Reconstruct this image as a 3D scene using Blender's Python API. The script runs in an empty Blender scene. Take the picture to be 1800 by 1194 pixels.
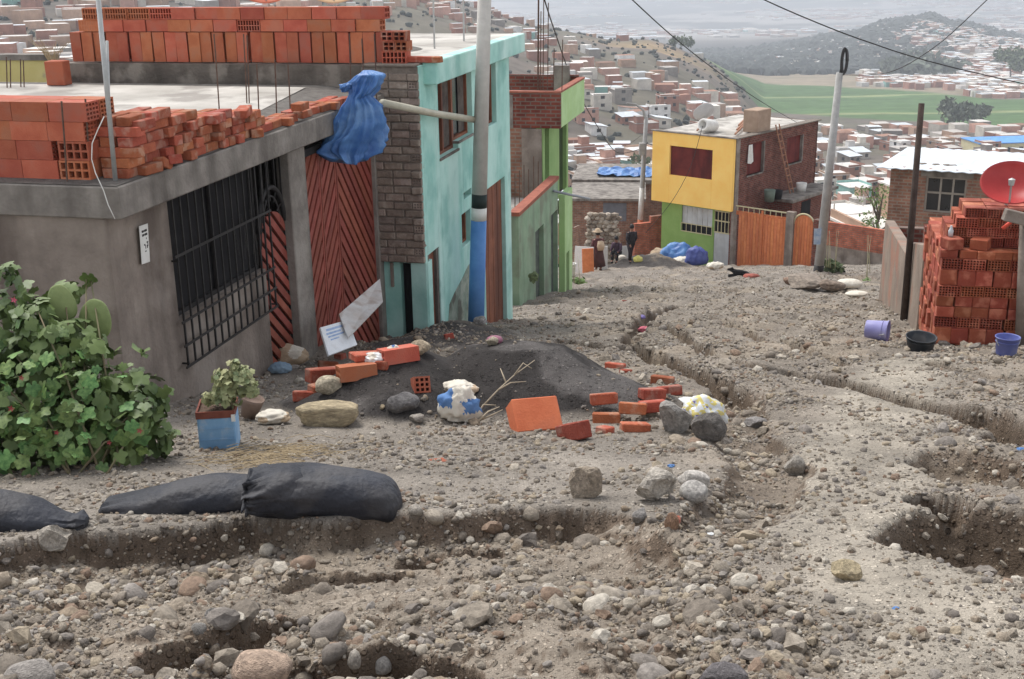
import bpy, bmesh, math, random
import numpy as np
from mathutils import Vector, Matrix
R = math.radians
random.seed(7); RNG = np.random.default_rng(7)
sc = bpy.context.scene; col = sc.collection

# ---------------------------------------------------------------- camera (eye at the origin, +Y down the street)
FPX, PITCH, ROLL = 2100.0, R(18.1), 0.0156
cp, sp = math.cos(PITCH), math.sin(PITCH)
R0, U0, F0 = Vector((1,0,0)), Vector((0,sp,cp)), Vector((0,cp,-sp))
RX = R0*math.cos(ROLL) - U0*math.sin(ROLL); UX = R0*math.sin(ROLL) + U0*math.cos(ROLL)
cam = bpy.data.cameras.new('camera'); camo = bpy.data.objects.new('camera', cam); col.objects.link(camo)
cam.sensor_width = 36; cam.lens = FPX/1800*36; cam.clip_start = .05; cam.clip_end = 40000
m = Matrix.Identity(4)
for i in range(3): m[i][0], m[i][1], m[i][2] = RX[i], UX[i], -F0[i]
camo.matrix_world = m; sc.camera = camo

# ---------------------------------------------------------------- sky, sun, exposure (bright overcast day)
SUN_EL, SUN_AZ = R(58), R(-35)
w = bpy.data.worlds.new('World'); sc.world = w; w.use_nodes = True
nt = w.node_tree; nt.nodes.clear()
sky = nt.nodes.new('ShaderNodeTexSky'); sky.sky_type = 'NISHITA'; sky.sun_disc = False
sky.sun_elevation = SUN_EL; sky.sun_rotation = SUN_AZ; sky.dust_density = 6; sky.air_density = 1.0; sky.altitude = 2300
hs = nt.nodes.new('ShaderNodeHueSaturation'); hs.inputs['Saturation'].default_value = .22
bg = nt.nodes.new('ShaderNodeBackground'); bg.inputs[1].default_value = .125
wo = nt.nodes.new('ShaderNodeOutputWorld')
nt.links.new(sky.outputs[0], hs.inputs['Color']); nt.links.new(hs.outputs[0], bg.inputs[0]); nt.links.new(bg.outputs[0], wo.inputs[0])
sl = bpy.data.lights.new('sun', 'SUN'); sl.energy = 1.25; sl.angle = R(24); sl.color = (1,.97,.92)
so = bpy.data.objects.new('sun', sl); col.objects.link(so)
sdir = Vector((math.sin(SUN_AZ)*math.cos(SUN_EL), math.cos(SUN_AZ)*math.cos(SUN_EL), math.sin(SUN_EL)))
so.rotation_euler = sdir.to_track_quat('Z','Y').to_euler(); so.location = (0,0,50)
sc.view_settings.view_transform = 'Standard'; sc.view_settings.look = 'None'
sc.view_settings.exposure = 1.3; sc.view_settings.gamma = 1
sc.cycles.max_bounces = 6; sc.cycles.diffuse_bounces = 3; sc.cycles.transparent_max_bounces = 8; sc.cycles.volume_bounces = 0

# ---------------------------------------------------------------- pixel -> direction helpers
def ray(px, py):
    u, v = px-900, 597-py
    d = RX*u + UX*v + F0*FPX
    return d/d.y                                   # forward component 1
def at(px, py, d): return ray(px, py)*d

# ---------------------------------------------------------------- numpy noise
def _h(ix, iy, s):
    n = (ix.astype(np.int64)*374761393 + iy.astype(np.int64)*668265263 + s*974634533) & 0xffffffff
    n = ((n ^ (n >> 13))*1274126177) & 0xffffffff
    n = ((n ^ (n >> 16))*2246822519) & 0xffffffff
    return ((n ^ (n >> 15)) & 0xffffff)/float(0xffffff)
def vn(x, y, s=0):
    ix, iy = np.floor(x), np.floor(y); fx, fy = x-ix, y-iy
    fx = fx*fx*(3-2*fx); fy = fy*fy*(3-2*fy)
    a, b, c, d = _h(ix,iy,s), _h(ix+1,iy,s), _h(ix,iy+1,s), _h(ix+1,iy+1,s)
    return (a*(1-fx)+b*fx)*(1-fy) + (c*(1-fx)+d*fx)*fy - .5
def fbm(x, y, o=4, s=0, g=.5):
    t = 0; a = 1.
    for i in range(o): t = t + a*vn(x*2**i+17.3*i, y*2**i-9.1*i, s+i); a *= g
    return t
def worley(x, y, s=0):
    ix, iy = np.floor(x), np.floor(y); best = np.full(x.shape, 9.); idv = np.zeros(x.shape)
    for dx in (-1,0,1):
        for dy in (-1,0,1):
            cx, cy = ix+dx, iy+dy
            qx = cx+_h(cx,cy,s); qy = cy+_h(cx,cy,s+51)
            dd = (qx-x)**2+(qy-y)**2; k = dd < best
            best = np.where(k, dd, best); idv = np.where(k, _h(cx,cy,s+99), idv)
    return np.sqrt(best), idv
def sst(a, b, x): t = np.clip((x-a)/(b-a), 0, 1); return t*t*(3-2*t)

# ---------------------------------------------------------------- colour and materials
def L(c): c /= 255.; return c/12.92 if c <= .04045 else ((c+.055)/1.055)**2.4
def C(r, g, b, k=1.):
    r, g, b = L(r), L(g), L(b); y = .12*(.3*r+.6*g+.1*b)
    return ((r*.88+y)*k, (g*.88+y)*k, (b*.88+y)*k, 1)
MATS = {}
def M(name, a, b=None, scale=6., rough=.9, bump=.0, bscale=40., rnd=0., streak=None, metal=0., hue=0., det=6., sub=None, spec=.3, dirt=None):
    """procedural material: a/b mixed by noise; streak=(colour, amount) vertical rain stains; rnd varies brightness per object"""
    if name in MATS: return MATS[name]
    mt = bpy.data.materials.new(name); mt.use_nodes = True; n = mt.node_tree; N = n.nodes; K = n.links.new
    bs = N['Principled BSDF']; bs.inputs['Roughness'].default_value = rough; bs.inputs['Metallic'].default_value = metal
    bs.inputs['Specular IOR Level'].default_value = spec
    tc = N.new('ShaderNodeTexCoord'); co = tc.outputs['Object']
    oi = None
    if rnd or hue:
        oi = N.new('ShaderNodeObjectInfo')
        sc_ = N.new('ShaderNodeVectorMath'); sc_.operation = 'SCALE'; sc_.inputs[0].default_value = (37,53,71); K(oi.outputs['Random'], sc_.inputs['Scale'])
        ad = N.new('ShaderNodeVectorMath'); ad.operation = 'ADD'; K(co, ad.inputs[0]); K(sc_.outputs[0], ad.inputs[1]); co = ad.outputs[0]
    nz = N.new('ShaderNodeTexNoise'); nz.inputs['Scale'].default_value = scale; nz.inputs['Detail'].default_value = det; nz.inputs['Roughness'].default_value = .62; K(co, nz.inputs['Vector'])
    rp = N.new('ShaderNodeValToRGB'); rp.color_ramp.elements[0].position = .36; rp.color_ramp.elements[1].position = .66
    rp.color_ramp.elements[0].color = a; rp.color_ramp.elements[1].color = b or a
    K(nz.outputs['Fac'], rp.inputs[0]); out = rp.outputs[0]
    def mix(fac, c1, c2, mode='MIX'):
        x = N.new('ShaderNodeMix'); x.data_type = 'RGBA'; x.blend_type = mode
        for so_, v in ((x.inputs['Factor'], fac), (x.inputs['A'], c1), (x.inputs['B'], c2)):
            if hasattr(v, 'is_linked'): K(v, so_)
            else: so_.default_value = v
        return x.outputs['Result']
    if streak:
        mp = N.new('ShaderNodeMapping'); mp.inputs['Scale'].default_value = (1.5,1.5,.22); K(co, mp.inputs[0])
        n2 = N.new('ShaderNodeTexNoise'); n2.inputs['Scale'].default_value = 1.6; n2.inputs['Detail'].default_value = 5; K(mp.outputs[0], n2.inputs['Vector'])
        r2 = N.new('ShaderNodeValToRGB'); r2.color_ramp.elements[0].position = .45; r2.color_ramp.elements[1].position = .68
        r2.color_ramp.elements[0].color = (0,0,0,1); r2.color_ramp.elements[1].color = (streak[1],)*3+(1,)
        K(n2.outputs['Fac'], r2.inputs[0]); out = mix(r2.outputs[0], out, streak[0])
    if dirt:
        n3 = N.new('ShaderNodeTexNoise'); n3.inputs['Scale'].default_value = dirt[2]; n3.inputs['Detail'].default_value = 8; K(co, n3.inputs['Vector'])
        r3 = N.new('ShaderNodeValToRGB'); r3.color_ramp.elements[0].position = .52; r3.color_ramp.elements[1].position = .62
        r3.color_ramp.elements[0].color = (0,0,0,1); r3.color_ramp.elements[1].color = (dirt[1],)*3+(1,)
        K(n3.outputs['Fac'], r3.inputs[0]); out = mix(r3.outputs[0], out, dirt[0])
    if rnd or hue:
        h = N.new('ShaderNodeHueSaturation')
        mr = N.new('ShaderNodeMapRange'); mr.inputs['To Min'].default_value = 1-rnd; mr.inputs['To Max'].default_value = 1+rnd; K(oi.outputs['Random'], mr.inputs[0]); K(mr.outputs[0], h.inputs['Value'])
        m2 = N.new('ShaderNodeMath'); m2.operation = 'MULTIPLY'; m2.inputs[1].default_value = 7.31; K(oi.outputs['Random'], m2.inputs[0])
        m3 = N.new('ShaderNodeMath'); m3.operation = 'FRACT'; K(m2.outputs[0], m3.inputs[0])
        mh = N.new('ShaderNodeMapRange'); mh.inputs['To Min'].default_value = .5-hue; mh.inputs['To Max'].default_value = .5+hue; K(m3.outputs[0], mh.inputs[0]); K(mh.outputs[0], h.inputs['Hue'])
        K(out, h.inputs['Color']); out = h.outputs[0]
    K(out, bs.inputs['Base Color'])
    if bump:
        nb = N.new('ShaderNodeTexNoise'); nb.inputs['Scale'].default_value = bscale; nb.inputs['Detail'].default_value = 6; K(co, nb.inputs['Vector'])
        bp_ = N.new('ShaderNodeBump'); bp_.inputs['Strength'].default_value = bump; bp_.inputs['Distance'].default_value = .02; K(nb.outputs['Fac'], bp_.inputs['Height']); K(bp_.outputs[0], bs.inputs['Normal'])
    if sub: bs.inputs['Subsurface Weight'].default_value = sub
    MATS[name] = mt; return mt
def brickmat(name, c1, c2, mortar, bw=.24, bh=.09, axis='xz', ms=.016, rough=.92):
    """brick courses for walls too far off to pick the bricks apart"""
    if name in MATS: return MATS[name]
    mt = bpy.data.materials.new(name); mt.use_nodes = True; n = mt.node_tree; N = n.nodes; K = n.links.new
    bs = N['Principled BSDF']; bs.inputs['Roughness'].default_value = rough; bs.inputs['Specular IOR Level'].default_value = .2
    tc = N.new('ShaderNodeTexCoord'); sx = N.new('ShaderNodeSeparateXYZ'); K(tc.outputs['Object'], sx.inputs[0])
    ad = N.new('ShaderNodeMath'); K(sx.outputs[0], ad.inputs[0]); K(sx.outputs[1], ad.inputs[1])
    cx = N.new('ShaderNodeCombineXYZ'); K(ad.outputs[0], cx.inputs[0]); K(sx.outputs[2], cx.inputs[1])
    br = N.new('ShaderNodeTexBrick'); K(cx.outputs[0], br.inputs['Vector'])
    for k_, v in (('Color1',c1),('Color2',c2),('Mortar',mortar),('Scale',1.),('Mortar Size',ms),('Brick Width',bw),('Row Height',bh),('Bias',0.)): br.inputs[k_].default_value = v
    nz = N.new('ShaderNodeTexNoise'); nz.inputs['Scale'].default_value = 3; nz.inputs['Detail'].default_value = 7; K(tc.outputs['Object'], nz.inputs['Vector'])
    mr = N.new('ShaderNodeMapRange'); mr.inputs['From Min'].default_value = .3; mr.inputs['From Max'].default_value = .7; mr.inputs['To Min'].default_value = .6; mr.inputs['To Max'].default_value = 1.25; K(nz.outputs['Fac'], mr.inputs[0])
    mx = N.new('ShaderNodeMix'); mx.data_type = 'RGBA'; mx.blend_type = 'MULTIPLY'; mx.inputs['Factor'].default_value = 1; K(br.outputs[0], mx.inputs['A']); K(mr.outputs[0], mx.inputs['B']); K(mx.outputs['Result'], bs.inputs['Base Color'])
    bp_ = N.new('ShaderNodeBump'); bp_.inputs['Strength'].default_value = .6; bp_.inputs['Distance'].default_value = .01; bp_.invert = True; K(br.outputs['Fac'], bp_.inputs['Height']); K(bp_.outputs[0], bs.inputs['Normal'])
    MATS[name] = mt; return mt

# ---------------------------------------------------------------- mesh builder
class MB:
    def __init__(s): s.v = []; s.f = []; s.mi = []; s.cur = 0
    def add(s, vs, fs):
        o = len(s.v); s.v += [tuple(p) for p in vs]; s.f += [tuple(i+o for i in f) for f in fs]; s.mi += [s.cur]*len(fs); return s
    def box(s, x0, x1, y0, y1, z0, z1, mt=None):
        vs = [Vector((x,y,z)) for z in (z0,z1) for y in (y0,y1) for x in (x0,x1)]
        if mt is not None: vs = [mt @ p for p in vs]
        return s.add(vs, [(0,2,3,1),(4,5,7,6),(0,1,5,4),(2,6,7,3),(0,4,6,2),(1,3,7,5)])
    def prism(s, poly, d, ax):
        """poly: 3D points of a planar outline; extruded along vector d"""
        n = len(poly); a = [Vector(p) for p in poly]; b = [p+Vector(d) for p in a]
        return s.add(a+b, [tuple(range(n))[::-1], tuple(range(n, 2*n))]+[(i,(i+1)%n,(i+1)%n+n,i+n) for i in range(n)])
    def tube(s, pts, rad, n=8, caps=True):
        pts = [Vector(p) for p in pts]; k = len(pts); rad = rad if hasattr(rad,'__len__') else [rad]*k
        vs = []; up = None
        for i, p in enumerate(pts):
            t = (pts[min(i+1,k-1)]-pts[max(i-1,0)]).normalized()
            if up is None: up = t.orthogonal().normalized()
            a = (up - t*up.dot(t))
            a = a.normalized() if a.length > 1e-6 else t.orthogonal().normalized(); up = a; b = t.cross(a)
            vs += [p+(a*math.cos(q)+b*math.sin(q))*rad[i] for q in [2*math.pi*j/n for j in range(n)]]
        fs = [(i*n+j, i*n+(j+1)%n, (i+1)*n+(j+1)%n, (i+1)*n+j) for i in range(k-1) for j in range(n)]
        if caps: fs += [tuple(range(n))[::-1], tuple(range((k-1)*n, k*n))]
        return s.add(vs, fs)
    def lathe(s, prof, n=24, mt=None):
        vs = []
        for r, z in prof: vs += [Vector((r*math.cos(2*math.pi*j/n), r*math.sin(2*math.pi*j/n), z)) for j in range(n)]
        if mt is not None: vs = [mt @ p for p in vs]
        k = len(prof)
        return s.add(vs, [(i*n+j, i*n+(j+1)%n, (i+1)*n+(j+1)%n, (i+1)*n+j) for i in range(k-1) for j in range(n)])
    def mesh(s, name, mats, smooth=False):
        me = bpy.data.meshes.new(name); me.from_pydata(s.v, [], s.f)
        for mt in (mats if isinstance(mats, (list, tuple)) else [mats]): me.materials.append(mt)
        if any(s.mi): me.polygons.foreach_set('material_index', s.mi)
        if smooth: me.polygons.foreach_set('use_smooth', [True]*len(me.polygons))
        me.update(); return me
    def build(s, name, mats, parent=None, smooth=False, bevel=0, loc=None, seg=1):
        return obj(name, s.mesh(name, mats, smooth), parent, bevel, loc, seg)
def obj(name, me, parent=None, bevel=0, loc=None, seg=1):
    o = bpy.data.objects.new(name, me); col.objects.link(o)
    if parent is not None: o.parent = parent
    if loc is not None: o.location = loc
    if bevel:
        b = o.modifiers.new('bevel', 'BEVEL'); b.width = bevel; b.segments = seg; b.limit_method = 'ANGLE'
    return o
def tag(o, label, cat, group=None, kind=None):
    o['label'] = label; o['category'] = cat
    if group: o['group'] = group
    if kind: o['kind'] = kind
    return o
def empty(name, loc, rz=0): 
    o = bpy.data.objects.new(name, None); col.objects.link(o); o.location = loc; o.rotation_euler = (0,0,rz); o.empty_display_size = .1; return o
def npmesh(name, V, Q, mats, smooth=True, cols=None):
    me = bpy.data.meshes.new(name); k = Q.shape[1]
    me.vertices.add(len(V)); me.vertices.foreach_set('co', V.astype(np.float32).ravel())
    me.loops.add(Q.size); me.loops.foreach_set('vertex_index', Q.astype(np.int32).ravel())
    me.polygons.add(len(Q)); me.polygons.foreach_set('loop_start', np.arange(0, Q.size, k, dtype=np.int32))
    me.polygons.foreach_set('use_smooth', np.full(len(Q), smooth))
    me.update(calc_edges=True)
    for nm, (dom, arr) in (cols or {}).items():
        at_ = me.attributes.new(nm, 'FLOAT_COLOR', dom); at_.data.foreach_set('color', np.concatenate([arr, np.ones((len(arr),1))], 1).astype(np.float32).ravel())
    for mt in (mats if isinstance(mats, (list,tuple)) else [mats]): me.materials.append(mt)
    return me
class Frame:
    """street-aligned frame: local +Y runs along az, +X to its right, origin O"""
    def __init__(s, O, az): s.O = Vector(O); s.az = az; s.ex = Vector((math.cos(az), -math.sin(az), 0)); s.ey = Vector((math.sin(az), math.cos(az), 0))
    def loc(s, P): q = Vector(P)-s.O; return Vector((q.dot(s.ex), q.dot(s.ey), q.z))
    def wor(s, p): return s.O + s.ex*p[0] + s.ey*p[1] + Vector((0,0,p[2]))
    def X(s, px, py, xc=0.):
        r = ray(px, py); d = (xc + s.O.dot(s.ex))/r.dot(s.ex); return s.loc(r*d)      # hit on local plane x=xc
    def Y(s, px, py, yc=0.):
        r = ray(px, py); d = (yc + s.O.dot(s.ey))/r.dot(s.ey); return s.loc(r*d)
    def Z(s, px, py, zc=0.):
        r = ray(px, py); d = (zc + s.O.z)/r.z; return s.loc(r*d)
    def empty(s, name): return empty(name, s.O, -s.az)
def wallx(mb, x0, x1, u0, u1, z0, z1, holes, ax='y'):
    """wall slab with rectangular openings; ax: the axis the wall runs along"""
    us = sorted({u0,u1,*[c for h in holes for c in h[:2]]}); zs = sorted({z0,z1,*[c for h in holes for c in h[2:]]})
    us = [u for u in us if u0 <= u <= u1]; zs = [z for z in zs if z0 <= z <= z1]
    for a, b in zip(us[:-1], us[1:]):
        run = None
        for c, d in zip(zs[:-1], zs[1:]):
            um, zm = (a+b)/2, (c+d)/2
            solid = not any(h[0] < um < h[1] and h[2] < zm < h[3] for h in holes)
            if solid: run = (run[0], d) if run else (c, d)
            if (not solid or d == zs[-1]) and run:
                if ax == 'y': mb.box(x0, x1, a, b, run[0], run[1])
                else: mb.box(a, b, x0, x1, run[0], run[1])
                run = None
    return mb
# ================================================================ terrain
_D = np.array([-50,0,40,55,62,100,150,250,350,500,800,1100,2000,4000,10000,30000.])
_Z = -np.array([-10,1.45,10.8,14.5,16.6,27,41,58,67,77,101,118,172,262,372,480.])
def base(y): return np.interp(y, _D, _Z)
def bp(px, py):
    """where a pixel's ray meets the plain street profile"""
    r = ray(px, py); d = np.linspace(1, 64, 6000); k = np.argmax(r.z*d < base(d)); return (r.x*d[k], d[k])
def poly(pts): return np.array([bp(*p) for p in pts])
def pdist(x, y, P):
    best = np.full(x.shape, 1e9)
    for (ax, ay), (bx, by) in zip(P[:-1], P[1:]):
        dx, dy = bx-ax, by-ay; t = np.clip(((x-ax)*dx+(y-ay)*dy)/(dx*dx+dy*dy), 0, 1)
        best = np.minimum(best, (x-ax-t*dx)**2+(y-ay-t*dy)**2)
    return np.sqrt(best)
GUL = [([(1372,652),(1450,662),(1540,690),(1620,712),(1700,722),(1760,745),(1850,775)], .20, .38),
       ([(985,598),(1060,610),(1110,606),(1150,630),(1210,655),(1290,692)], .19, .30),
       ([(1195,533),(1130,558),(1112,600)], .17, .22), ([(1020,640),(980,600)], .1, .06),
       ([(1290,692),(1300,760),(1360,820),(1320,880),(1250,925)], .30, .11),
       ([(320,1150),(400,1125),(470,1095),(530,1060)], .13, .21),
       ([(540,1160),(640,1168),(730,1182),(800,1195)], .10, .17),
       ([(500,968),(560,958),(690,952)], .07, .13), ([(90,1010),(0,1030)], .12, .12),
       ([(880,925),(760,922),(700,935)], .06, .07),
       ([(1180,548),(1250,560),(1330,592),(1400,612),(1480,640)], .12, .14), ([(1640,640),(1700,658),(1800,672)], .11, .12), ([(1350,655),(1280,640),(1215,604),(1150,566)], .13, .15), ([(1170,500),(1240,520),(1330,505)], .22, .07), ([(1000,500),(1080,485),(1150,490)], .25, .08)]
GUL = [(poly(p), w_, d_) for p, w_, d_ in GUL]
PATH = poly([(1600,640),(1560,700),(1515,780),(1500,860),(1545,950),(1610,1040),(1680,1120),(1760,1230)])
LEDGE = poly([(-150,1005),(0,965),(150,935),(330,918),(450,908),(560,915),(700,905),(800,905),(900,893),(1010,890),(1120,905),(1200,935),(1290,990),(1400,1060),(1500,1190)])
LX, LY = LEDGE[:,0], LEDGE[:,1]
BASIN = [(1735,820,.42,.62,.20),(1775,950,.62,.55,.32),(1650,888,.17,.22,.36),(1742,975,.24,.20,.46),(1790,770,.25,.3,.2)]
BASIN = [(*bp(a,b), c, d, e) for a, b, c, d, e in BASIN]
PA, PB, PC = (.02,9.75), (-.95,9.55), (.72,9.35)
def zones(x, y):
    wx = x+.07*fbm(x*3,y*3,3,5)+.02*fbm(x*14,y*14,2,6); wy = y+.10*fbm(x*3,y*3,3,8)+.03*fbm(x*14,y*14,2,9)
    yl = np.interp(wx, LX, LY); near = yl-wy                                  # >0 on the washed-out side of the bank
    rgt = sst(.75, 1.4, wx)                                                    # the bank breaks up towards the track
    pile = np.maximum(0, 1-np.sqrt(((wx-PA[0])/1.22)**2+((wy-PA[1])/1.28)**2))*.74
    pile = np.maximum(pile, np.maximum(0, 1-np.sqrt(((wx-PB[0])/1.1)**2+((wy-PB[1])/1.2)**2))*.60)
    pile = np.maximum(pile, np.maximum(0, 1-np.sqrt(((wx-PC[0])/.75)**2+((wy-PC[1])/.75)**2))*.30)
    pile = np.where(pile > .48, .48+(pile-.48)*.25, pile)
    path = 1-sst(.22, .62, pdist(wx, wy, PATH)+.10*fbm(x*2,y*2,3,31))
    return wx, wy, near, rgt, pile, path
def Hs(x, y, detail=0, want=False):
    """height of street ground; detail adds the cobbly fine relief"""
    x = np.asarray(x, float); y = np.asarray(y, float); z = base(y)
    wx, wy, near, rgt, pile, path = zones(x, y)
    step = sst(-.02, .09, near)
    cut = step*.20*(1-sst(.42,.8,wx+.15*fbm(x*4,y*4,3,77)))*(1-.45*sst(.5,1.6,near))
    g = np.zeros_like(x)
    for P, w_, d_ in GUL: g = np.maximum(g, d_*(1-sst(.50*w_, 1.02*w_, pdist(wx, wy, P))))
    for cx, cy, a, b, d_ in BASIN: g = np.maximum(g, d_*(1-sst(.62, 1.05, np.sqrt(((wx-cx)/a)**2+((wy-cy)/b)**2))))
    bank = .30*np.exp(-((x+.75)/.75)**2-((y-14.9)/1.7)**2) + .16*np.exp(-((x+1.9)/.8)**2-((y-13.6)/.7)**2)
    bank += .75*np.exp(-((x-6.1)/1.5)**2-((y-52)/1.8)**2)                      # grey gravel heap by the yellow house
    rocky = np.clip(step*.9 + rgt*.55 + sst(10.8,13,y)*.5, 0, 1)*(1-.75*path)*(1-np.clip(pile*6,0,1))
    lump = (.10*fbm(x*1.3,y*1.3,3,41)*np.clip(.35+rocky,0,1) + .055*fbm(x*4.5,y*4.5,3,42)*rocky + .02*fbm(x*3,y*3,3,43))
    lump *= np.clip(1-np.clip(pile*8,0,1)*.8, 0, 1)*(1+.8*sst(14,30,y))
    rise = .16*step*(1-rgt)*sst(.7,1.7,near)
    z = z - cut - g + bank + lump + pile + rise*.5
    if detail:
        det = .010*fbm(x*22,y*22,3,44)*(.5+rocky)
        for s_, am, sd in ((.17,.16,61),(.08,.22,62),(.04,.24,63)):
            f, idv = worley(x/s_, y/s_, sd); r_ = .20+.30*idv
            m_ = (idv > .35)*np.clip(rocky*1.25+.12-.5*path*0, 0, 1)
            if s_ > .1: m_ = m_*(idv > .68)*np.clip(rocky-.25,0,1)
            det = det + m_*am*s_*np.sqrt(np.clip(1-(f/np.maximum(r_*1.4,.05))**2, 0, 1))*sst(0,.03*y,np.full_like(y,s_*1.0)*1.2)
        z = z + det
    if want: return z, (near, step, rgt, pile, path, rocky, cut, g, bank)
    return z
def ridge(pts): a = [ray(*p) for p in pts]; return np.array([r.x for r in a]), np.array([r.z for r in a])
R1 = ridge([(-400,-60),(0,-40),(400,-30),(700,-14),(800,6),(870,28),(940,48),(1000,52),(1070,66),(1140,68),(1190,84),(1250,112),(1300,150),(1340,190),(1400,240),(1500,260)])
R2 = ridge([(1120,150),(1180,132),(1260,108),(1320,92),(1400,79),(1450,68),(1510,60),(1550,44),(1600,38),(1640,32),(1665,44),(1700,46),(1750,58),(1800,70),(1900,80),(2200,90)])
def Hf(x, y):
    x = np.asarray(x, float); y = np.maximum(np.asarray(y, float), 1); u = x/y; z = base(y)
    dr = 760.; d0 = 75+135*sst(-.25,.15,u); d1 = dr*1.9
    b = np.where(y < dr, sst(0,1,(y-d0)/(dr-d0))**.9, 1-sst(dr,d1,y))
    z = z + b*np.maximum(0, np.interp(u, *R1)*dr - np.interp(dr, _D, _Z))*(1+.10*fbm(x*.006,y*.006,4,71))
    b2 = np.where(y < 2100, sst(1180,2100,y), 1-sst(2100,3400,y))
    z = z + b2*np.maximum(0, np.interp(u, *R2)*2100 - np.interp(2100., _D, _Z))*(1+.16*fbm(x*.004,y*.004,4,72))
    far = sst(80,300,y)
    return z + far*(1.2*fbm(x*.02,y*.02,3,73)) + sst(3000,9000,y)*60*fbm(x*.0006,y*.0006,3,74)
def H(x, y): return float(Hs(np.array([x]), np.array([y]))[0]) if y < 62 else float(Hf(np.array([x]), np.array([y]))[0])
def gp(px, py, far=False):
    """point of the ground seen at a pixel"""
    r = ray(px, py); d = np.geomspace(1.8, 64, 2500) if not far else np.geomspace(62, 9000, 4000)
    h = Hs(r.x*d, d) if not far else Hf(r.x*d, d); k = np.argmax(r.z*d < h); return Vector((r.x*d[k], d[k], float(h[k])))

def groundmat():
    mt = bpy.data.materials.new('gravel_ground'); mt.use_nodes = True; n = mt.node_tree; N = n.nodes; K = n.links.new
    bs = N['Principled BSDF']; bs.inputs['Roughness'].default_value = .95; bs.inputs['Specular IOR Level'].default_value = .15
    at_ = N.new('ShaderNodeAttribute'); at_.attribute_name = 'zone'
    tc = N.new('ShaderNodeTexCoord'); cur = at_.outputs['Color']; hts = []
    for scl, lo, hi, pos in ((24,.5,1.7,.5),(62,.45,1.9,.42),(150,.5,1.8,.35)):
        vo = N.new('ShaderNodeTexVoronoi'); vo.inputs['Scale'].default_value = scl; vo.inputs['Randomness'].default_value = 1; K(tc.outputs['Object'], vo.inputs['Vector'])
        sx = N.new('ShaderNodeSeparateColor'); K(vo.outputs['Color'], sx.inputs[0])
        mr = N.new('ShaderNodeMapRange'); mr.inputs['To Min'].default_value = lo; mr.inputs['To Max'].default_value = hi; K(sx.outputs[0], mr.inputs[0])
        # only some of the cells are pebbles
        th = N.new('ShaderNodeMath'); th.operation = 'GREATER_THAN'; th.inputs[1].default_value = pos; K(sx.outputs[1], th.inputs[0])
        dd = N.new('ShaderNodeMapRange'); dd.inputs['From Min'].default_value = .42; dd.inputs['From Max'].default_value = .3; K(vo.outputs['Distance'], dd.inputs[0])
        mk = N.new('ShaderNodeMath'); mk.operation = 'MULTIPLY'; K(th.outputs[0], mk.inputs[0]); K(dd.outputs[0], mk.inputs[1])
        mx = N.new('ShaderNodeMix'); mx.data_type = 'RGBA'; mx.blend_type = 'MULTIPLY'; K(mk.outputs[0], mx.inputs['Factor']); K(cur, mx.inputs['A']); K(mr.outputs[0], mx.inputs['B']); cur = mx.outputs['Result']
        hts.append((mk, 1/scl))
    nz = N.new('ShaderNodeTexNoise'); nz.inputs['Scale'].default_value = 1.7; nz.inputs['Detail'].default_value = 9; nz.inputs['Roughness'].default_value = .68; K(tc.outputs['Object'], nz.inputs['Vector'])
    mr = N.new('ShaderNodeMapRange'); mr.inputs['From Min'].default_value = .3; mr.inputs['From Max'].default_value = .7; mr.inputs['To Min'].default_value = .62; mr.inputs['To Max'].default_value = 1.35; K(nz.outputs['Fac'], mr.inputs[0])
    mx = N.new('ShaderNodeMix'); mx.data_type = 'RGBA'; mx.blend_type = 'MULTIPLY'; mx.inputs['Factor'].default_value = 1; K(cur, mx.inputs['A']); K(mr.outputs[0], mx.inputs['B'])
    K(mx.outputs['Result'], bs.inputs['Base Color'])
    hsum = None
    for mk, s_ in hts:
        q = N.new('ShaderNodeMath'); q.operation = 'MULTIPLY'; q.inputs[1].default_value = s_*.35; K(mk.outputs[0], q.inputs[0])
        if hsum is None: hsum = q
        else:
            a = N.new('ShaderNodeMath'); K(hsum.outputs[0], a.inputs[0]); K(q.outputs[0], a.inputs[1]); hsum = a
    n2 = N.new('ShaderNodeTexNoise'); n2.inputs['Scale'].default_value = 90; n2.inputs['Detail'].default_value = 5; K(tc.outputs['Object'], n2.inputs['Vector'])
    q = N.new('ShaderNodeMath'); q.operation = 'MULTIPLY_ADD'; q.inputs[1].default_value = .008; K(n2.outputs['Fac'], q.inputs[0]); K(hsum.outputs[0], q.inputs[2])
    bp_ = N.new('ShaderNodeBump'); bp_.inputs['Strength'].default_value = .9; bp_.inputs['Distance'].default_value = 1.; K(q.outputs[0], bp_.inputs['Height']); K(bp_.outputs[0], bs.inputs['Normal'])
    return mt
GK = .92
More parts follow.
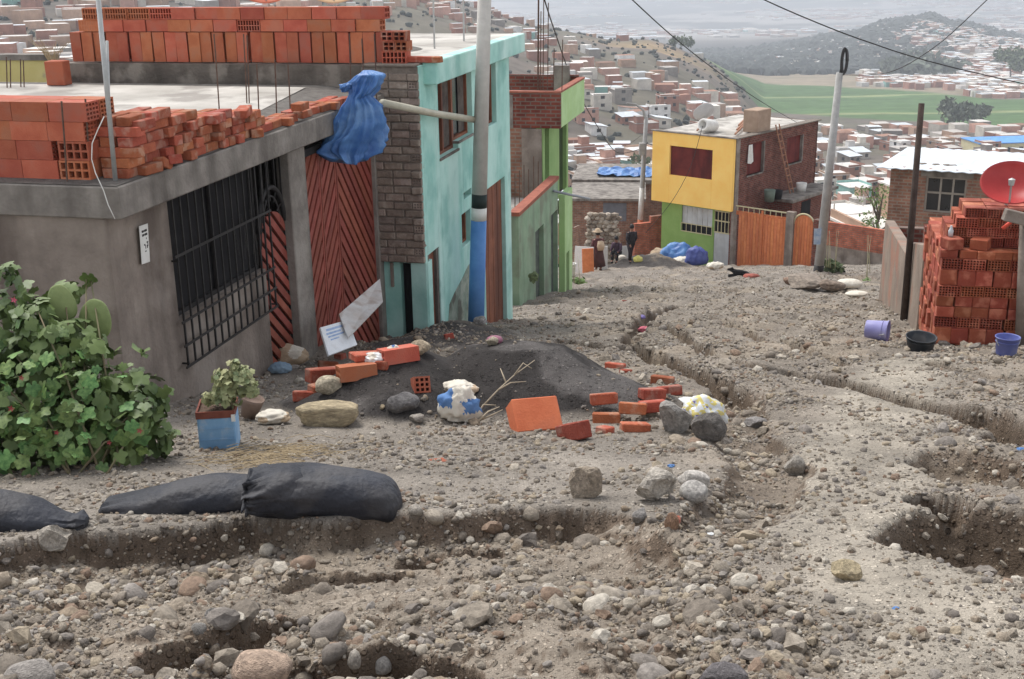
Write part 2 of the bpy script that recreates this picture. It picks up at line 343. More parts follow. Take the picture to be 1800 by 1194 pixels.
def street():
    wg = .58*np.geomspace(1.03, 4.5, 45); u = np.concatenate([-wg[::-1], np.linspace(-.58, .58, 640), wg]); nu, nd = len(u), 1050
    u = u; d = np.geomspace(1.1, 64, nd)
    D, U = np.meshgrid(d, u, indexing='ij'); X = (U*D).ravel(); Y = D.ravel()
    Z, (near, step, rgt, pile, path, rocky, cut, g, bank) = Hs(X, Y, 1, True)
    c = lambda r_, g_, b_: np.array(C(r_, g_, b_, GK)[:3])[None]
    W = lambda a: np.clip(a, 0, 1)[:,None]
    colr = np.repeat(c(139,130,119), len(X), 0)
    colr = colr*(1-W(step*.75)) + c(143,130,114)*W(step*.75)                              # washed-out side: tan-brown stones
    colr = colr*(1-W(rgt*(1-path)*.5)) + c(139,127,113)*W(rgt*(1-path)*.5)
    tn = W(path*.9*(1+.6*fbm(X*1.6,Y*1.6,4,21))); colr = colr*(1-tn) + c(161,151,136)*tn
    fw = W(sst(16,30,Y)*.6); colr = colr*(1-fw) + c(142,133,123)*fw
    pl = W(sst(.01,.07,pile+.02*fbm(X*5,Y*5,3,22))); colr = colr*(1-pl) + c(62,58,56)*pl
    dr = W(pl[:,0]*sst(.05,.28,fbm(X*2.2,Y*2.2,4,23))*.8); colr = colr*(1-dr) + c(98,93,90)*dr   # dry crust on the heap
    bk = W(sst(.05,.16,bank)); colr = colr*(1-bk) + c(80,75,72)*bk
    # freshly cut, wet earth on steep faces and gully floors
    Zg = Z.reshape(nd, nu); gy = np.abs(np.gradient(Zg, axis=0)/np.gradient(D, axis=0)+.233); gx = np.abs(np.gradient(Zg, axis=1)/np.maximum(np.gradient(X.reshape(nd,nu), axis=1),1e-6))
    stp = np.sqrt(gx**2+gy**2).ravel(); ct = W(sst(.5,1.1,stp)*.75*(cut+g+.03 > .06)*(1-pl[:,0])); colr = colr*(1-ct) + c(96,78,62)*ct
    gl = W(sst(.03,.14,g)*.7); colr = colr*(1-gl) + c(104,88,72)*gl
    mud = W(sst(.12,.3,fbm(X*1.1,Y*1.1,4,25))*.55*rocky); colr = colr*(1-mud) + c(158,143,124)*mud
    i = np.arange(nd-1)[:,None]*nu+np.arange(nu-1)[None]; i = i.ravel()
    Q = np.stack([i, i+1, i+nu+1, i+nu], 1)
    o = obj('street_ground', npmesh('street_ground', np.stack([X,Y,Z],1), Q, groundmat(), True, {'zone':('POINT',colr)})); o['kind'] = 'structure'
    return o
street()

# ---------------------------------------------------------------- valley, hills, far plain
def attrmat(name, an, rough=.95, nscale=.05, lo=.75, hi=1.25, bump=0):
    mt = bpy.data.materials.new(name); mt.use_nodes = True; n = mt.node_tree; N = n.nodes; K = n.links.new
    bs = N['Principled BSDF']; bs.inputs['Roughness'].default_value = rough; bs.inputs['Specular IOR Level'].default_value = .1
    a = N.new('ShaderNodeAttribute'); a.attribute_name = an; tc = N.new('ShaderNodeTexCoord')
    nz = N.new('ShaderNodeTexNoise'); nz.inputs['Scale'].default_value = nscale; nz.inputs['Detail'].default_value = 9; nz.inputs['Roughness'].default_value = .7; K(tc.outputs['Object'], nz.inputs['Vector'])
    mr = N.new('ShaderNodeMapRange'); mr.inputs['From Min'].default_value = .3; mr.inputs['From Max'].default_value = .7; mr.inputs['To Min'].default_value = lo; mr.inputs['To Max'].default_value = hi; K(nz.outputs['Fac'], mr.inputs[0])
    mx = N.new('ShaderNodeMix'); mx.data_type = 'RGBA'; mx.blend_type = 'MULTIPLY'; mx.inputs['Factor'].default_value = 1; K(a.outputs['Color'], mx.inputs['A']); K(mr.outputs[0], mx.inputs['B']); K(mx.outputs['Result'], bs.inputs['Base Color'])
    return mt
def fieldmask(x, y):
    u = x/y
    e = -base(y)/y
    lo = np.interp(u, [.10,.14,.2,.26,.41,.45], [900,860,740,650,540,530]); hi = np.interp(u, [.10,.14,.2,.26,.32,.41,.45], [930,1090,1070,1000,930,800,780])
    return (sst(0,20,y-lo+25*fbm(x*.02,y*.02,3,81))*(1-sst(0,30,y-hi+30*fbm(x*.015,y*.015,3,82)))*sst(.095,.125,u))
def valley():
    nu, nd = 560, 620
    u = np.linspace(-.9, .95, nu); d = np.concatenate([np.geomspace(60, 1300, nd-150), np.geomspace(1310, 30000, 150)])
    D, U = np.meshgrid(d, u, indexing='ij'); X = (U*D).ravel(); Y = D.ravel(); Z = Hf(X, Y) - .15*(1-sst(60,75,Y))
    c = lambda r_, g_, b_: np.array(C(r_, g_, b_, .8)[:3])[None]; W = lambda a: np.clip(a, 0, 1)[:,None]
    n1 = fbm(X*.012,Y*.012,5,83); n2 = fbm(X*.004,Y*.004,4,84)
    colr = np.repeat(c(124,113,102), len(X), 0)
    a = W(sst(0,.25,n1)); colr = colr*(1-a)+c(108,100,90)*a
    hill2 = sst(1180,1500,Y)*(1-sst(2500,3300,Y)); h2d = W(hill2*(1-sst(.33,.37,U.ravel()+.03*n2)*(1-sst(1700,1900,Y)))*.9)
    colr = colr*(1-h2d)+c(56,61,62)*h2d
    h2t = W(hill2*(1-h2d[:,0])); colr = colr*(1-h2t)+c(150,132,112)*h2t
    # bare tan saddle between the field and the wooded hill, tan scar on the left hill
    sad = W(sst(780,950,Y)*(1-sst(1250,1400,Y))*sst(.1,.14,U.ravel())); colr = colr*(1-sad)+c(158,142,118)*sad
    scar = W(np.exp(-((U.ravel()-.12)/.05)**2)*sst(430,560,Y)*(1-sst(640,760,Y))*sst(-.1,.1,n1+.05)); colr = colr*(1-scar)+c(182,150,112)*scar
    gr = W(sst(.05,.2,fbm(X*.02,Y*.02,4,86))*(Y < 1200)*.28); colr = colr*(1-gr)+c(98,104,72)*gr
    f = W(fieldmask(X, Y)); st = .5+.5*np.sin(Y*.055+3*fbm(X*.003,Y*.003,2,87)); band = W(.55+.5*fbm(X*.001,Y*.03,3,88))
    fc = c(76,108,58)*(1-band)+c(98,128,76)*band
    fl = W(sst(.93,1,np.sin(Y*.03+.8*vn(X*.002,Y*.002,5)))*.5); fc = fc*(1-fl)+c(176,176,120)*fl
    colr = colr*(1-f)+fc*f
    fp = W(sst(2600,3600,Y)); cty = W(sst(.0,.22,fbm(X*.004,Y*.004,5,89)+.6*fbm(X*.0009,Y*.0009,2,90))); colr = colr*(1-fp)+(c(98,102,98)*(1-cty*.8)+c(196,188,180)*cty*.8)*fp
    i = np.arange(nd-1)[:,None]*nu+np.arange(nu-1)[None]; i = i.ravel(); Q = np.stack([i, i+1, i+nu+1, i+nu], 1)
    o = obj('valley_terrain', npmesh('valley_terrain', np.stack([X,Y,Z],1), Q, attrmat('valley_earth','zone',nscale=.08,lo=.7,hi=1.3), True, {'zone':('POINT',colr)})); o['kind'] = 'structure'
valley()
# ================================================================ shared building pieces
AZ = R(13.5)
m_conc = M('grey_concrete', C(128,120,112,.9), C(160,152,142,.9), 3.5, .92, .5, 30, streak=(C(78,70,64,.9), .75))
m_conc2 = M('rough_render', C(122,110,100,1.12), C(150,137,125,1.12), 2.2, .95, .6, 25, streak=(C(92,80,72,1.05), .75), dirt=(C(162,152,142,1.1), .4, 1.1))
m_slab = M('slab_top_grit', C(112,106,100,.7), C(140,134,126,.7), 9, .95, .8, 60)
m_screed = M('pale_screed', C(176,170,160,.85), C(214,208,198,.85), .9, .9, .2, 30, dirt=(C(140,132,124,.8), .6, 1.7))
m_black = M('black_iron', C(40,38,38), C(54,50,48), 12, .6, .2, 80)
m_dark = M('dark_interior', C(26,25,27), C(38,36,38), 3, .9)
m_slat = M('red_slat_wood', C(140,64,48,.95), C(160,80,62,.95), 7, .6, .2, 60, rnd=.16, hue=.006)
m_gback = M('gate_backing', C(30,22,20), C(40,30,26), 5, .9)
m_clay = M('hollow_clay_brick', C(184,90,56,.86), C(204,112,74,.86), 5, .85, .25, 90, rnd=.2, hue=.010, dirt=(C(160,98,76,1.0), .5, 5))
m_clay2 = M('fired_clay_brick', C(166,80,48,.86), C(190,100,64,.86), 9, .9, .5, 70, rnd=.24, hue=.012, dirt=(C(176,138,116,1.1), .55, 8))
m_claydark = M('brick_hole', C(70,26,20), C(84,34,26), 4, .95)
m_rust = M('rusty_rebar', C(108,84,70), C(84,62,52), 20, .85, .3, 60)
m_steel = M('galvanised_pipe', C(164,166,164), C(190,190,186), 8, .45, .1, 40, metal=.3)
m_white = M('white_paint', C(215,212,204), C(232,230,224), 6, .7)
def hollow(L_, W_, H_, nx, nz, t=.016, dep=.1, both=True, face='y', mat=None, name='brick'):
    """hollow clay brick: L along x, W along y, H along z; holes open on the faces normal to `face`"""
    mb = MB(); w_, d_, h_ = (W_, L_, H_) if face == 'x' else (L_, W_, H_)
    hx = (w_-t*(nx+1))/nx; hz = (h_-t*(nz+1))/nz
    def fc(y, s):
        xs = [-w_/2]; zs = [0]
        for i in range(nx): xs += [xs[-1]+t, xs[-1]+t+hx]
        xs.append(w_/2)
        for i in range(nz): zs += [zs[-1]+t, zs[-1]+t+hz]
        zs.append(h_); n = len(zs)
        vs = [(x,y,z) for x in xs for z in zs]; mb.cur = 0; o = len(mb.v); mb.add(vs, [])
        for i in range(len(xs)-1):
            for j in range(n-1):
                q = (o+i*n+j, o+i*n+j+1, o+(i+1)*n+j+1, o+(i+1)*n+j)
                if i % 2 and j % 2:
                    k = len(mb.v); mb.v += [(mb.v[a][0], y-s*dep, mb.v[a][2]) for a in q]
                    fs = [(q[a], q[(a+1)%4], k+(a+1)%4, k+a) for a in range(4)]
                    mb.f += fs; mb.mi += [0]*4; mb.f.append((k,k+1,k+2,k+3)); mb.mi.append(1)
                else: mb.f.append(q); mb.mi.append(0)
    fc(-d_/2, -1)
    if both: fc(d_/2, 1)
    else: mb.add([(-w_/2,d_/2,0),(w_/2,d_/2,0),(w_/2,d_/2,h_),(-w_/2,d_/2,h_)], [(0,1,2,3)])
    for x in (-w_/2, w_/2): mb.add([(x,-d_/2,0),(x,d_/2,0),(x,d_/2,h_),(x,-d_/2,h_)], [(0,1,2,3)])
    for z in (0, h_): mb.add([(-w_/2,-d_/2,z),(w_/2,-d_/2,z),(w_/2,d_/2,z),(-w_/2,d_/2,z)], [(0,1,2,3)])
    if face == 'x': mb.v = [(y,-x,z) for x,y,z in mb.v]
    return mb.mesh(name, [mat or m_clay, m_claydark])
def solid(L_, W_, H_, mat=None, b=.006, seed=0):
    """plain fired brick with chipped, slightly uneven corners"""
    rd = random.Random(seed); j = lambda: rd.uniform(-.004,.004)
    bm = bmesh.new(); bmesh.ops.create_cube(bm, size=1)
    for v in bm.verts: v.co = (v.co.x*L_+j(), v.co.y*W_+j(), (v.co.z+.5)*H_+j())
    bmesh.ops.bevel(bm, geom=bm.edges[:], offset=b, segments=1, affect='EDGES')
    me = bpy.data.meshes.new('brick'); bm.to_mesh(me); bm.free(); me.materials.append(mat or m_clay2); return me
def put(me, parent, loc, rot=(0,0,0), name='brick'):
    o = bpy.data.objects.new(name, me); col.objects.link(o); o.parent = parent; o.location = loc; o.rotation_euler = rot; return o
def clip(poly_, fns):
    for f in fns:
        out = []; n = len(poly_)
        for i in range(n):
            a, b = poly_[i], poly_[(i+1)%n]; fa, fb = f(a), f(b)
            if fa >= 0: out.append(a)
            if (fa >= 0) != (fb >= 0):
                t = fa/(fa-fb); out.append((a[0]+(b[0]-a[0])*t, a[1]+(b[1]-a[1])*t))
        poly_ = out
        if len(poly_) < 3: return []
    return poly_
def slats(parent, x, th, u0, u1, z0, z1, ang, pitch, gap, mat, arch=None):
    """diagonal boards filling a leaf, each a board of its own"""
    dx, dz = math.cos(ang), math.sin(ang); nx_, nz_ = -dz, dx; c0 = (u0+u1)/2, (z0+z1)/2
    ext = (u1-u0)+(z1-z0); k = int(ext/pitch)+1
    fns = [lambda p: p[0]-u0, lambda p: u1-p[0], lambda p: p[1]-z0, lambda p: z1-p[1]]
    if arch:
        for q in range(13):
            t = math.pi*q/12; cx, cz, r_ = arch; fns.append(lambda p, t=t: r_-((p[0]-cx)*math.cos(t)+(p[1]-cz)*math.sin(t)))
    for i in range(-k, k+1):
        o = i*pitch; a, b = o-(pitch-gap)/2, o+(pitch-gap)/2
        q = [(c0[0]+nx_*s+dx*t, c0[1]+nz_*s+dz*t) for s, t in ((a,-ext),(a,ext),(b,ext),(b,-ext))]
        q = clip(q, fns)
        if len(q) < 3: continue
        area = abs(sum(q[j][0]*q[(j+1)%len(q)][1]-q[(j+1)%len(q)][0]*q[j][1] for j in range(len(q))))/2
        if area < .002: continue
        MB().prism([(x,u,z) for u,z in q], (th,0,0), 'x').build('slat', mat, parent)

# ================================================================ the grey concrete house on the left
A = at(211, 328, 9.2); LZ = -4.75
FL = Frame((A.x, A.y, LZ), AZ); ZT = A.z-LZ; TH = .26; XF = -.20
def left_house():
    h = FL.empty('concrete_house'); tag(h, 'low grey concrete house with flat brick-laden roof, barred window and red slatted gates', 'house')
    ye = FL.X(668, 300, XF).y                       # far end of its facade
    YB = 6.25
    # openings
    wy0, wy1 = FL.X(303,450,XF).y, FL.X(463,420,XF).y; wz0 = (FL.X(315,562,XF).z+FL.X(466,474,XF).z)/2
    dy0, dy1 = FL.X(469,500,XF).y, FL.X(513,450,XF).y
    py0, py1 = dy1, FL.X(541,450,XF).y
    gy1 = FL.X(659,400,XF).y; zs = ZT-TH
    mb = MB(); wallx(mb, XF-.18, XF, .02, dy0, -.9, zs-.002, [(wy0,wy1,wz0,zs)]); mb.build('wall', m_conc2, h)
    MB().box(XF-.18, XF, gy1, ye+.25, -.9, zs-.002).build('wall', m_conc2, h)
    MB().box(XF-.18-8, XF-.18, .02, .2, -.9, zs-.002).build('side_wall', m_conc2, h); MB().box(XF-.05, XF+.025, .018, .30, -.9, zs-.004).build('pilaster', m_conc2, h, bevel=.01)
    # roof slab, its top rising a little to the back
    s = MB(); x0, x1 = -9, 0.
    s.add([(x0,-.03,zs),(x1,-.03,zs),(x1,ye+.3,zs),(x0,YB,zs),(x0,-.03,ZT),(x1,-.03,ZT),(x1,ye+.3,ZT),(x0,YB,ZT+.09)], [(0,3,2,1),(4,5,6,7),(0,1,5,4),(1,2,6,5),(2,3,7,6),(3,0,4,7)])
    s.build('roof_slab', m_conc, h, bevel=.012)
    g = MB(); g.add([(x0,-.02,ZT+.006),(-.02,-.02,ZT+.006),(-.02,ye+.2,ZT+.006),(-.9,YB-.06,ZT+.1),(x0,YB-.06,ZT+.1)], [(0,1,2,3,4)]); g.build('grit_layer', m_slab, h)
    g = MB(); g.add([(x0,.62,ZT+.022),(-.62,.75,ZT+.022),(-.55,3.4,ZT+.06),(-.9,YB-.35,ZT+.107),(x0,YB-.3,ZT+.107)], [(0,1,2,3,4)]); g.build('screed', m_screed, h)
    # window: dark pane behind, grille proud of the wall and hanging lower than the opening
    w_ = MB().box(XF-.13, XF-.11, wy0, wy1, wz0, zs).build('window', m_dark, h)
    fr = MB()
    for y in (wy0, wy1-.04): fr.box(XF-.11, XF-.07, y, y+.04, wz0, zs)
    fr.box(XF-.11, XF-.07, wy0, wy1, wz0, wz0+.04); fr.box(XF-.10, XF-.075, (wy0+wy1)/2-.02, (wy0+wy1)/2+.02, wz0, zs); fr.build('frame', m_black, w_)
    gz0 = wz0-.42; gr = empty('window_grille', (0,0,0)); gr.parent = h
    ga, gb = wy0-.02, wy1+.06; nb = 15
    for i in range(nb):
        y = ga+(gb-ga)*i/(nb-1); MB().box(XF+.05, XF+.066, y-.008, y+.008, gz0, zs-.01).build('bar', m_black, gr)
    for z in (gz0, gz0+.20, gz0+.42, zs-.55): MB().box(XF+.066, XF+.074, ga-.06, gb+.02, z-.012, z+.012).build('rail', m_black, gr)
    for i in range(6):                                  # V shaped ornament bars
        y = ga+(gb-ga)*(.62+.05*i); MB().tube([(XF+.06,y,zs-.9),(XF+.06,y+.10*(1 if i%2 else -1),zs-.45)], .006, 5).build('bar', m_black, gr)
    for y in (ga, gb):
        for z in (gz0+.02, zs-.6): MB().tube([(XF-.01,y,z),(XF+.07,y,z)], .010, 6).build('bracket', m_black, gr)
    # meter sticker by the corner
    q = [FL.X(a, b, XF+.03) for a, b in ((244,398),(259,393),(263,460),(249,465))]
    st = MB().prism([(XF+.03,p.y,p.z) for p in q], (.004,0,0), 'x').build('paper_notice', m_white, h); st['label'] = 'white paper notice with black marks pasted by the corner'
    ink = MB(); y0, z0, z1 = q[0].y, q[3].z, q[0].z; wy = q[1].y-q[0].y; hz = z1-z0
    for a, b, c, d in ((.2,.42,.80,.86),(.5,.8,.80,.86),(.2,.42,.70,.76),(.5,.8,.70,.76),(.42,.5,.815,.845),(.42,.5,.715,.745),(.6,.68,.60,.64),(.3,.42,.45,.49),(.42,.48,.36,.47),(.6,.7,.36,.44),(.35,.5,.28,.31),(.62,.82,.50,.53),(.7,.78,.40,.50)):
        MB().box(XF+.0342, XF+.0352, y0+a*wy, y0+b*wy, z0+c*hz, z0+d*hz).build('ink_mark', m_black, st)
    # gate posts
    for a, b in ((py0-.02, py1), (gy1-.01, gy1+.2)):
        MB().box(XF-.1, XF+.05, a, b, -.9, zs-.003).build('gate_post', m_conc, h, bevel=.01)
    # arched slatted door with iron arch
    yc = (dy0+dy1)/2; hw = (dy1-dy0)/2-.03
    d = empty('arched_door', (0,0,0)); d.parent = h
    zt = FL.X(487,372,XF).z
    slats(d, XF-.07, .03, yc-hw, yc+hw, -.75, zt, R(-42), .125, .046, m_slat, (yc, zt-hw*1.1, hw*1.1))
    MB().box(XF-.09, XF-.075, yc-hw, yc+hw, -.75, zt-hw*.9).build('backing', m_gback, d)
    MB().tube([(XF-.05, yc+(hw+.02)*math.cos(t), zt-hw*.5+(hw*1.35)*math.sin(t)) for t in [math.pi*i/18 for i in range(19)]], .028, 8).build('iron_arch', m_black, d, True)
    MB().tube([(XF-.05, yc+(hw-.10)*math.cos(t), zt-hw*.5+(hw*1.05)*math.sin(t)) for t in [math.pi*i/18 for i in range(19)]], .012, 6).build('iron_arch', m_black, d, True)
    for t in (R(30), R(60), R(90), R(120), R(150)):
        MB().tube([(XF-.05, yc+hw*.55*math.cos(t), zt-hw*.5+hw*.9*math.sin(t)), (XF-.05, yc+(hw+.02)*math.cos(t), zt-hw*.5+hw*1.35*math.sin(t))], .008, 5).build('spoke', m_black, d)
    for k in range(5):
        y = dy0+.03+(dy1-dy0-.06)*k/4; MB().box(XF-.06, XF-.045, y-.008, y+.008, zt+hw*.8 if k not in (0,4) else -.75, zs-.01).build('bar', m_black, d)
    # what shows behind the open arch: yellowish yard wall
    MB().box(XF-2.4, XF-2.3, dy0-1.2, dy1+2.6, -.9, zs-.02).build('yard_wall', M('yard_wall', C(150,138,70), C(70,72,40), 5, .95, det=8, dirt=(C(60,58,50),.8,4)), h)
    MB().box(XF-2.3, XF-.18, dy0-.9, dy0-.8, -.9, zs-.02).build('partition', m_conc2, h)
    # double gate, boards in a chevron
    gm = FL.X(597,400,XF).y; zg = zs-.20; gz = -.55
    for a, b, an in ((py1+.02, (py1+gm)/2+.0, 1), ((py1+gm)/2+.02, gm-.012, 1), (gm+.012, gy1-.015, -1)):
        lf = empty('gate_leaf', (0,0,0)); lf.parent = h
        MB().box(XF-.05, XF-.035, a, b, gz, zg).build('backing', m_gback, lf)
        for u in (a, b-.03): MB().box(XF-.035, XF-.002, u, u+.03, gz, zg).build('stile', m_slat, lf)
        slats(lf, XF-.034, .028, a+.034, b-.034, gz+.02, zg, R(50*an), .128, .042, m_slat)
    MB().box(XF-.06, XF-.0, py1, gy1, zg+.005, zg+.085).build('gate_lintel', m_black, h)
    # starter bars standing in the roof
    def deckpt(px, py):
        p = FL.Z(px, py, ZT+.03); return p
    for bx, by, tx, ty in ((12,164,11,100),(18,164,18,104),(36,163,36,104),(42,163,41,106),(117,314,108,178),(157,311,150,174),(386,206,376,60),(434,190,428,60),(438,190,434,62),(455,207,451,112),(486,206,483,105),(510,196,506,112),(617,182,614,60),(640,186,636,68),(662,186,658,60)):
        p = deckpt(bx, by); P = FL.wor(p); r = ray(tx, ty); Q = r*P.y; q = FL.loc(Q)
        MB().tube([(p.x,p.y,p.z-.05),((p.x+q.x)/2+.004,(p.y+q.y)/2,(p.z+q.z)/2),(q.x,q.y,q.z)], .0075, 6).build('rebar', m_rust, h)
    return h
LH = left_house()
def pipes():
    p = FL.wor(FL.Z(203,318,ZT+.005)); r = ray(169,-40); q = r*(p.y)
    o = MB().tube([(0,0,0), q-p], .019, 10).build('metal_mast', m_steel, None, True, loc=p); tag(o, 'tall thin galvanised pipe mast leaning on the concrete roof corner', 'pole')
    p2 = FL.wor(FL.Z(196,312,ZT+.005)); q2 = ray(188,72)*p2.y
    o = MB().tube([(0,0,0), q2-p2], .012, 8).build('short_mast', m_steel, None, True, loc=p2); tag(o, 'short thin pipe strapped beside the tall roof mast', 'pole')
    pts = [ray(*c)*9.12 for c in ((183,205),(172,228),(162,252),(161,280),(168,305),(182,335),(190,360),(202,385))]
    o = MB().tube([q-pts[-1] for q in pts], .004, 5).build('loose_cable', m_white, None, True, loc=pts[-1]); tag(o, 'loose pale cable drooping from the mast over the roof corner', 'cable')
    a = ray(672,181)*14.0; b = ray(836,211)*16.55
    o = MB().tube([(0,0,0), (b-a)*.5+Vector((0,0,-.015)), b-a], .045, 10).build('water_pipe', M('cream_pipe', C(178,172,150), C(196,190,168), 5, .5), None, True, loc=a); tag(o, 'cream plastic pipe spanning from the blue tarpaulin to the painted pole', 'pipe')
pipes()

# ---------------------------------------------------------------- brick stacks on that roof
def stack_near():
    me1 = hollow(.325, .2, .15, 4, 4, .014, .08, face='x'); bl = hollow(.27, .3, .15, 4, 2, .016, .12)
    p = FL.Y(160, 318, .16); s = empty('brick_stack', FL.wor((p.x, .16, ZT+.008)), -AZ)
    tag(s, 'stack of hollow orange bricks beside the thin mast at the roof corner', 'brick stack')
    for r_ in range(4):
        z = r_*.153; x = -.0
        if r_ < 2:
            put(bl, s, (-.14+.01*r_, .16, z)); x = -.285
        sh = (.0,.03,.015,-.02)[r_]
        while x > -2.6:
            for row in (0, 1): put(me1, s, (x-.1635-sh, .11+.212*row+random.uniform(-.006,.006), z), (0,0,random.uniform(-.03,.03)))
            x -= .330
stack_near()
def stack_edge():
    a = FL.Z(212, 318, ZT+.01); s = empty('brick_stack', FL.wor((-.10, .25, ZT+.008)), -AZ)
    tag(s, 'ragged dry-laid row of small red bricks along the edge of the concrete roof', 'brick stack')
    ms = [solid(.24,.12,.078,seed=i) for i in range(4)]
    yend = FL.X(612, 195, -.1).y-.25; ym = FL.X(445, 220, -.1).y-.25
    for c in range(6):
        y = 0.02*c
        while True:
            top = 5.6-3.0*sst(0,1,np.array(y/ym))*1.0 if y < ym else (1.05 if y < yend-.3 else .5)
            top = float(top)-.6*(.5+vn(np.array([y*5.]), np.array([3.1]))[0])
            if y > (ym+.15 if c else yend): break
            ln = .25 if random.random() < .7 else .135
            if c < top and not (ln < .2 and c == 0 and random.random() < .3):
                put(random.choice(ms), s, (random.uniform(-.02,.02)-.02, y+ln/2, c*.080), (0, 0, (math.pi/2 if ln > .2 else 0)+random.uniform(-.09,.09)))
                put(random.choice(ms), s, (random.uniform(-.02,.02)-.16, y+ln/2, c*.080), (0, 0, (math.pi/2 if ln > .2 else 0)+random.uniform(-.09,.09)))
            y += ln+random.uniform(0,.012)
    for (px, py, rz, tl) in ((250,222,.3,.0),(285,300,.5,.35),(262,308,.2,0),(300,285,1.2,.2),(428,200,.5,-.1),(450,247,.9,.0),(528,190,.3,0)):
        p = FL.X(px, py, -.05); q = Vector((p.x+.10, p.y-.25, max(0, p.z-ZT-.03))); put(random.choice(ms), s, q, (0, tl, rz+1.3))
stack_edge()
# ================================================================ blue tarpaulin bundle over the slab edge
m_tarp = M('blue_tarpaulin', C(48,100,170,.95), C(88,144,204,.95), 2.5, .42, .9, 9, spec=.4, dirt=(C(150,180,214),.25,3))
def loft(levels, d, depth, nth=130, wr=.26, seed=0, name='tarp', mat=None, loc0=None):
    """a bunched cloth: rings about a hanging line, folded ever deeper towards the hem"""
    rd = random.Random(seed); lv = []
    for i in range(len(levels)-1):
        a, b = levels[i], levels[i+1]
        for k in range(5): t = k/5; lv.append([a[j]+(b[j]-a[j])*t for j in range(3)])
    lv.append(levels[-1]); n = len(lv); V = []
    ph = [(rd.randint(5,9), rd.uniform(0,6), rd.uniform(.5,1)), (rd.randint(11,15), rd.uniform(0,6), rd.uniform(.3,.6)), (rd.randint(19,27), rd.uniform(0,6), .25)]
    P0 = loc0
    for i, (px, py, hw) in enumerate(lv):
        c = at(px, py, d); w_ = hw*d/FPX; t = i/(n-1)
        for j in range(nth):
            a = 2*math.pi*j/nth; f = sum(q[2]*(1-2*abs(math.sin(.5*(q[0]*a+q[1]+t*2.6*math.sin(q[1]))))**.7) for q in ph)
            rr = 1+wr*(.45+.75*t)*f + .09*math.sin(t*17+3*a) + .05*math.sin(t*41+7*a+seed)*math.sin(5*a-t*23)
            V.append(c+Vector((math.cos(a)*w_*rr, math.sin(a)*min(depth,w_*1.1)*rr, .03*math.sin(3*a+t*9)*t)) - P0)
    fs = [(i*nth+j, i*nth+(j+1)%nth, (i+1)*nth+(j+1)%nth, (i+1)*nth+j) for i in range(n-1) for j in range(nth)]
    mb = MB(); mb.add(V, fs+[tuple(range(nth))[::-1], tuple(range((n-1)*nth, n*nth))]); return mb
def tarp():
    P0 = at(632, 200, 13.6)
    o = loft([(646,124,8),(652,131,24),(645,144,30),(640,158,25),(632,170,20),(636,186,33),(634,212,44),(628,234,50),(618,252,58),(612,268,52),(618,282,30)], 13.6, .17, seed=5, loc0=P0).build('blue_tarpaulin', m_tarp, None, True, loc=P0)
    tag(o, 'bunched blue tarpaulin tied over the edge of the concrete roof above the slatted gate', 'tarpaulin')
    k = loft([(624,148,3),(616,147,9),(608,152,11),(606,158,5)], 13.58, .08, seed=9, loc0=P0).build('knot', m_tarp, o, True)
    t = loft([(612,246,8),(596,256,13),(578,262,11),(560,264,9),(546,268,6)], 13.75, .10, seed=3, wr=.10, loc0=P0).build('trailing_corner', m_tarp, o, True)
tarp()

# ================================================================ turquoise house
T0 = at(742, 300, 15.2); TZ = -6.6
FT = Frame((T0.x, T0.y, TZ), AZ); TR = -1.36-TZ
m_teal = M('turquoise_paint', C(132,190,178,1.15), C(172,216,205,1.15), 1.3, .85, .2, 30, streak=(C(196,226,218,1.1), .6), dirt=(C(114,174,164,1.1), .5, 1.6))
m_greyb = M('mortared_brick', C(134,119,107,1.25), C(112,98,88,1.25), 8, .95, .8, 40, rnd=.22, hue=.01, dirt=(C(150,138,126,1.2), .6, 7))
m_mort = M('mortar', C(124,113,102,1.15), C(104,95,86,1.15), 14, .97, .9, 50)
m_wood = M('brown_wood', C(120,66,42,1.1), C(150,88,58,1.1), 3, .7, .2, 60, streak=(C(90,48,34),.8))
m_glass = M('dark_window_glass', C(30,32,36), C(44,46,50), 2, .12, spec=.6)
m_teal2 = M('stained_plaster', C(120,140,124,1), C(168,176,160,1), 4, .95, .5, 30, dirt=(C(96,92,80,1), .8, 3))
